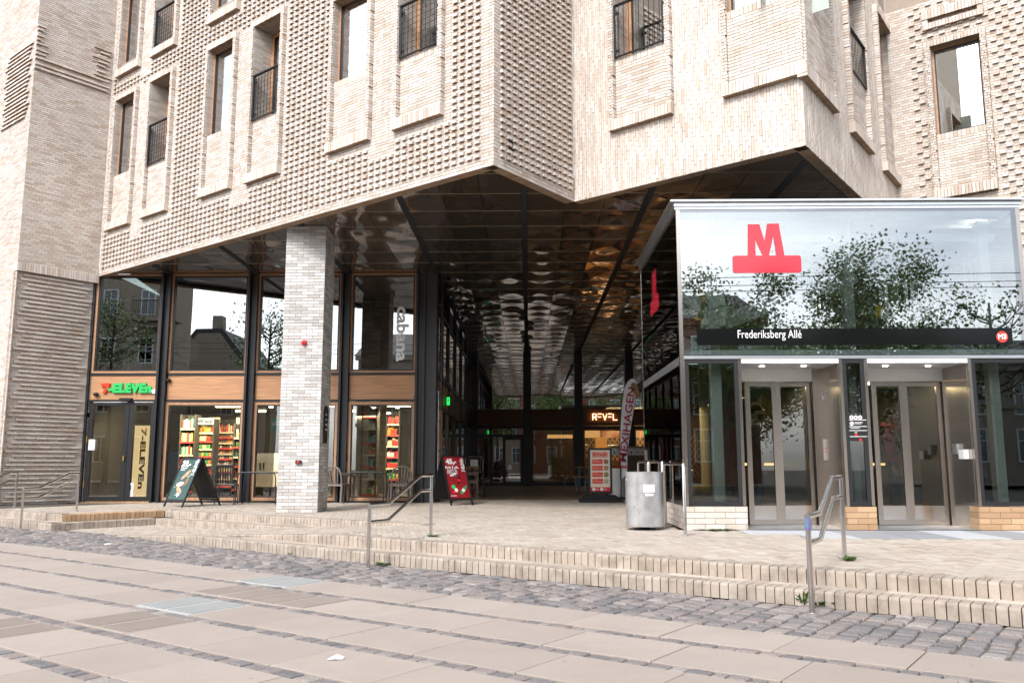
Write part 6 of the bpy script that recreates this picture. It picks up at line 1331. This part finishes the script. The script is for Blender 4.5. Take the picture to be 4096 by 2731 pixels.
wv = J['wrr'][0]; hp_ = wv+np.array([-.02, .13, .03])*k; ph = part('phone', MB().ob(W2(hp_), W2(np.array([.036, 0, 0]))-W2((0, 0, 0)), W2(np.array([0, .06, .045]))-W2((0, 0, 0)), W2(np.array([0, -.003, .005]))-W2((0, 0, 0))), BLACK); tag(ph, 'black phone held by the man in the left lift', 'phone')
o, W2, hc, k, J = person('person in a maroon hoodie with black rucksack straps in the right lift', (XA(3560, 13.9, 1700), 13.9, .03), math.radians(-122), 1.78, MAROON, DTR, SKIN, HDK, 'stand')
part('hood', MB().tube([W2(np.array(q)*k) for q in ((-.10, .09, 1.46), (-.13, 0, 1.50), (-.09, -.10, 1.52), (0, -.13, 1.50), (.09, -.10, 1.52), (.13, 0, 1.50), (.10, .09, 1.46), (.0, .125, 1.43), (-.10, .09, 1.46))], .045, 8), MAROON, o, smooth=True)
for s in (-1, 1): part('drawstring', MB().tube([W2(np.array([s*.035, .135, 1.43])*k), W2(np.array([s*.04, .15, 1.24])*k)], .006, 5), BLACKM, o)
bp_ = thing('rucksack', 'black rucksack on the back of the person in the maroon hoodie', 'rucksack', W2(np.array([0, -.2, 1.2])*k)); 
part('bag', MB().ball((0, 0, 0), 1, 12, 10), BLACKM, bp_); bgo = bp_.children[0]; bgo.data.vertices.foreach_set('co', np.array([W2(np.array([v.co.x*.16+0, v.co.y*.10-.21, v.co.z*.25+1.20])*k)-wl(bp_) for v in bgo.data.vertices]).reshape(-1) if False else np.zeros(len(bgo.data.vertices)*3))
mb = MB().ball((0, 0, 0), 1, 14, 10); vv = np.array(mb.v); bgo.data.vertices.foreach_set('co', np.array([W2(np.array([x*.16, y*.10-.21, z*.25+1.2])*k)-wl(bp_) for x, y, z in [tuple(np.array(q)) for q in MB().ball((0, 0, 0), 1, 12, 10).v]]).reshape(-1)); bgo.data.update()
for s in (-1, 1): part('strap', MB().tube([W2(np.array(q)*k) for q in ((s*.11, -.14, 1.40), (s*.125, -.02, 1.49), (s*.125, .10, 1.42), (s*.13, .145, 1.28), (s*.15, .10, 1.08), (s*.14, -.12, 1.02))], .019, 6), BLACKM, bp_)
# ================================================================== LITTER, LEAVES, WEEDS
P = onz(1338, 2637, ZST); o = part('paper_scrap', MB().add([P+np.array(q) for q in ((-.045, -.01, .002), (0, -.02, .008), (.05, -.005, .003), (.055, .03, .012), (.01, .022, .03), (-.04, .02, .006))], [(0, 1, 4, 5), (1, 2, 3, 4)]), WHITE); tag(o, 'crumpled white paper scrap on the front slabs', 'litter')
P = onz(433, 2178, ZST); o = part('paper_cup_lid', MB().lathe([(.05, .0), (.055, .012), (.045, .02), (.0, .022)], P, 14), WHITE); tag(o, 'flat white cup lid on the setts at the left', 'litter')
LEAF = mat('dry_leaf', (.45, .20, .08), .7)
for k_, (px, py) in enumerate(((3880, 2555), (3460, 2475), (3436, 2533), (2056, 2345), (2020, 2331), (2188, 2347), (2052, 2411), (1957, 2180+27))):
    P = onz(px, py, ZST+.012); a = random.uniform(0, 6); o = part('dry_leaf', MB().add([P+np.array(q) for q in ((-.02*math.cos(a), -.02*math.sin(a), 0), (.012*math.sin(a), -.012*math.cos(a), .008), (.024*math.cos(a), .024*math.sin(a), .003), (-.012*math.sin(a), .012*math.cos(a), .006))], [(0, 1, 2), (0, 2, 3)]), LEAF); tag(o, ('dry orange leaf on the setts nearest the right edge', 'dry orange leaf just right of the right handrail foot', 'dry orange leaf below the right handrail, by the slab edge', 'dry leaf close under the lower step left of the photo middle', 'dry leaf on the setts beside the one close under the step', 'dry leaf on the setts in front of the metro corner', 'dry leaf at the slab edge below the photo middle', 'dry leaf lying on the lower step tread')[k_], 'leaf', 'dry leaves on the setts')
WEED = mat('weed_leaf', (.10, .20, .03), .6, vary=.5, scale=30)
def weed(px, py, z, n, r, h, label):
    P = onz(px, py, z); mb = MB()
    for i in range(n):
        a = random.uniform(0, 6.28); l = random.uniform(.4, 1)*r; e = random.uniform(.3, 1)*h; b_ = P+np.array([random.uniform(-1, 1)*r*.5, random.uniform(-1, 1)*r*.3, 0]); d_ = np.array([math.cos(a), math.sin(a), 0]); s_ = np.array([-d_[1], d_[0], 0])*.16*l
        mb.add([b_, b_+d_*l*.5+s_+Z3*e*.7, b_+d_*l+Z3*e, b_+d_*l*.5-s_+Z3*e*.7], [(0, 1, 2, 3)])
    o = part('weed', mb, WEED, loc=P); tag(o, label, 'weed', 'weeds in the paving joints')
weed(3222, 2415, -.25, 60, .09, .13, 'dandelion weed at the foot of the right handrail'); weed(3290, 2420, -.25, 50, .12, .05, 'low green weed right of the right handrail foot on the setts'); weed(3395, 2242, .0, 50, .09, .05, 'grass tuft at the upper foot of the right handrail')
weed(1728, 2146, .0, 30, .1, .03, 'grass tuft at the upper foot of the middle handrail'); weed(1530, 2256, -.25, 35, .14, .03, 'flat moss tuft by the lower step at the middle handrail'); weed(268, 2008, .0, 50, .16, .28, 'upright weed at the foot of the ribbed wall'); weed(322, 2006, 0, 40, .2, .14, 'low weed at the wall end by the glass door')
weed(1278, 2094, -.12, 25, .1, .05, 'small tuft under the pillar step'); weed(2865, 2120, .0, 40, .25, .03, 'thin grass along the left metro plinth'); weed(1160, 2217, -.25, 12, .05, .04, 'tiny green tuft on the left lower step')
# ================================================================== ACROSS THE STREET (seen in the glass)
LEAFM = mat('spring_leaf', (.15, .24, .045), .5, vary=.6, scale=1.3, col2=(.06, .11, .02)); BARK = mat('bark', (.06, .045, .035), .9, vary=.4, scale=6, bump=.3)
def tree(label, x, y, h, r, n, cb=.38, seed=0, group='street trees behind the camera', leafsize=.16, leafy=1.0):
    rg = np.random.default_rng(seed); t = thing('street_tree', label, 'tree', (x, y, ZST), group); tr_ = MB(); tips = []
    tr_.tube([(x, y, ZST), (x+.05, y, h*.25), (x-.05, y+.05, h*.5), (x, y, h*.82)], .17, 8, r1=.04)
    for i in range(22):
        a = rg.uniform(0, 6.28); z0 = h*rg.uniform(cb*.8, .75); L_ = r*rg.uniform(.5, 1.0)*(1-.5*(z0/h)); e = np.array([x+math.cos(a)*L_, y+math.sin(a)*L_, z0+L_*rg.uniform(.35, .9)])
        m_ = np.array([x+math.cos(a)*L_*.45, y+math.sin(a)*L_*.45, z0+L_*.22]); tr_.tube([(x, y, z0), m_, e], .045, 5, r1=.012); tips += [e, m_, (e+m_)/2]
        for q in range(2):
            e2 = e+np.array([rg.uniform(-1, 1), rg.uniform(-1, 1), rg.uniform(.1, 1)])*r*.3; tr_.tube([(m_+e)/2, e2], .018, 4, r1=.006); tips.append(e2)
    part('trunk', tr_, BARK, t)
    tips = np.array(tips); idx = rg.integers(0, len(tips), n); C = tips[idx]+rg.normal(0, r*.13, (n, 3)); A = rg.normal(0, 1, (n, 3)); A /= np.linalg.norm(A, axis=1)[:, None]; B = np.cross(A, rg.normal(0, 1, (n, 3))); B /= np.linalg.norm(B, axis=1)[:, None]; S = leafsize*rg.uniform(.5, 1.1, n)[:, None]
    Vv = np.stack([C-A*S*.6, C+B*S*.4, C+A*S*.6, C-B*S*.4], 1).reshape(-1, 3)-wl(t); me = bpy.data.meshes.new('crown'); me.from_pydata(Vv.tolist(), [], [(4*i, 4*i+1, 4*i+2, 4*i+3) for i in range(n)]); me.materials.append(LEAFM); o = link('crown', me, t); o['kind'] = 'stuff'
tree('full leafy lime tree opposite the metro glass, right one', 12.8, -6.0, 9.0, 2.9, 26000, cb=.25, seed=1, leafsize=.125); tree('leafy lime tree opposite the metro glass, left one', 8.0, -6.2, 8.0, 2.8, 26000, cb=.25, seed=2, leafsize=.125)
tree('sparse young tree right of the leafy pair opposite the metro', 16.8, -6, 8.2, 1.8, 900, seed=3); tree('leafy tree opposite the passage', 2.2, -7.5, 9.5, 2.8, 8000, seed=4, leafsize=.2); tree('leafy tree opposite the cabana window', -3.0, -8.0, 9.5, 2.6, 6000, seed=5, leafsize=.2)
tree('thin leaved tree opposite the brick pillar', -14.6, -5.6, 11.0, 2.8, 2600, seed=6); tree('knotty pollarded tree opposite the glass door', -24.0, -6.5, 12.0, 2.8, 2200, seed=7)
def facade(name, label, x0, x1, y, h, wm_, roofm, nx, nz, roofh=3.0, dep=9, w_=1.1, wh=1.9, gable=False, cornice=True):
    t = thing(name, label, 'building', ((x0+x1)/2, y, ZST), 'buildings across the street'); part('wall', MB().box(x0, x1, y-dep, y, ZST, h), wm_, t)
    if gable: part('roof', MB().add([(x0-.3, y+.3, h), (x1+.3, y+.3, h), ((x0+x1)/2+1.2, y+.3, h+roofh), ((x0+x1)/2-1.2, y+.3, h+roofh), (x0-.3, y-9, h), (x1+.3, y-9, h), ((x0+x1)/2+1.2, y-9, h+roofh), ((x0+x1)/2-1.2, y-9, h+roofh)], [(0, 1, 2, 3), (7, 6, 5, 4), (1, 5, 6, 2), (2, 6, 7, 3), (0, 3, 7, 4)]), roofm, t); part('gable', MB().add([(x0+.3, y+.32, h), (x1-.3, y+.32, h), ((x0+x1)/2+1.0, y+.32, h+roofh-.4), ((x0+x1)/2-1.0, y+.32, h+roofh-.4)], [(0, 1, 2, 3)]), wm_, t); part('chimney', MB().box((x0+x1)/2-.6, (x0+x1)/2+.3, y-3, y-2, h+roofh-.5, h+roofh+1.6), wm_, t)
    else: part('roof', MB().add([(x0-.3, y+.4, h), (x1+.3, y+.4, h), (x1-.5, y-dep*.45, h+roofh), (x0+.5, y-dep*.45, h+roofh), (x0-.3, y-dep, h), (x1+.3, y-dep, h)], [(0, 1, 2, 3), (3, 2, 5, 4), (0, 3, 4), (1, 5, 2)]), roofm, t)
    if cornice: part('cornice', MB().box(x0-.2, x1+.2, y, y+.35, h-.35, h-.02).box(x0-.1, x1+.1, y, y+.18, 4.0, 4.25), wm_, t)
    dx = (x1-x0)/nx
    for i in range(nx):
        for j in range(nz):
            xc = x0+dx*(i+.5); zc_ = 1.0+(h-1.2)/nz*j; f = part('window', framed(xc-w_/2, xc+w_/2, zc_, zc_+wh, .09, y+.03, .12), WHITE, t); part('pane', MB().box(xc-w_/2+.09, xc+w_/2-.09, y+.02, y+.03, zc_+.09, zc_+wh-.09), MATS['far_pane'], f); part('glazing_bar', MB().box(xc-.03, xc+.03, y+.03, y+.07, zc_+.09, zc_+wh-.09).box(xc-w_/2+.09, xc+w_/2-.09, y+.03, y+.07, zc_+wh*.62, zc_+wh*.62+.05), WHITE, f)
    return t
mat('far_pane', (.10, .13, .16), .08, 0, spec=.8)
RB = mat('red_brick_wall', (.22, .065, .042), .85, vary=.3, scale=8); BG = mat('beige_render', (.36, .30, .24), .85, vary=.15, scale=1.5); BGR = mat('grey_beige_render', (.33, .29, .25), .85, vary=.1, scale=1.5); SLATE = mat('slate_roof', (.055, .058, .065), .7, vary=.3, scale=4)
facade('red_brick_house', 'red brick house with slate roof reflected in the metro glass', -1.0, 13.6, -24, 9.2, RB, SLATE, 6, 3, 2.2)
t = facade('corner_mansion', 'beige rendered mansion with an iron balcony reflected in the shop glass', -46, -26.4, -19, 19.0, BG, SLATE, 7, 5, 2.0, dep=4.5)
for z in np.arange(1.0, 10.4, .62): part('ashlar_course', MB().box(-46.03, -26.36, -23.5, -18.97, float(z), float(z)+.54), BG, t)
bm_ = MB(); xb0, xb1 = -28.2, -25.2
part('balcony_slab', MB().box(xb0, xb1, -19, -17.2, 11.0, 11.3).box(xb0+.4, xb1-.4, -19, -17.8, 10.6, 11.0), BG, t)
for k_ in range(19): bm_.box(xb0+.15*k_, xb0+.15*k_+.03, -17.25, -17.22, 11.3, 12.4)
bm_.box(xb0, xb1, -17.27, -17.2, 12.4, 12.46); part('balcony_railing', bm_, BLACK, t)
facade('gabled_house', 'grey beige gabled house with slate roof seen between the reflections', -32.5, -25.2, -34, 9.6, BGR, SLATE, 2, 2, 3.4, gable=True); facade('far_terrace', 'pale terrace house behind the trees opposite the passage', -14.5, -0.5, -30, 10.0, BG, SLATE, 7, 3, 2.5)
facade('end_terrace', 'brown terrace at the far right across the street', 24, 46, -24, 6.5, BGR, SLATE, 8, 2, 2)
for k_, z in enumerate((7.2, 7.5, 7.9)):
    o = part('overhead_wire', MB().tube([(-40, -4-.5*k_, z), (0, -4-.5*k_, z-.5), (40, -4-.5*k_, z)], .012, 4), BLACKM); tag(o, ('lowest', 'middle', 'highest')[k_]+' overhead wire along the street behind the camera', 'wire', 'overhead wires along the street')
vn = thing('parked_van', 'grey panel van parked across the street opposite the glass door', 'van', (-17.5, -6.2, ZST-.2)); VG = mat('van_paint', (.30, .33, .38), .3)
part('body', MB().plate([(-2.6, .45), (2.4, .45), (2.5, 1.0), (1.9, 1.25), (1.35, 2.0), (-2.6, 2.05)], (-17.5, -7.1, ZST-.2), X3, Z3, (0, 1.8, 0)), VG, vn)
for s in (-1.7, 1.6):
    for y in (-7.12, -5.28): w__ = part('wheel', MB().lathe([(.33, -.1), (.33, .1)], (-17.5+s, y, ZST+.13), 20, ax=(0, 1, 0)), BLACKM, vn)
part('side_window', MB().box(-16.6, -15.9, -5.31, -5.28, ZST+1.05, ZST+1.6), MATS['far_pane'], vn)
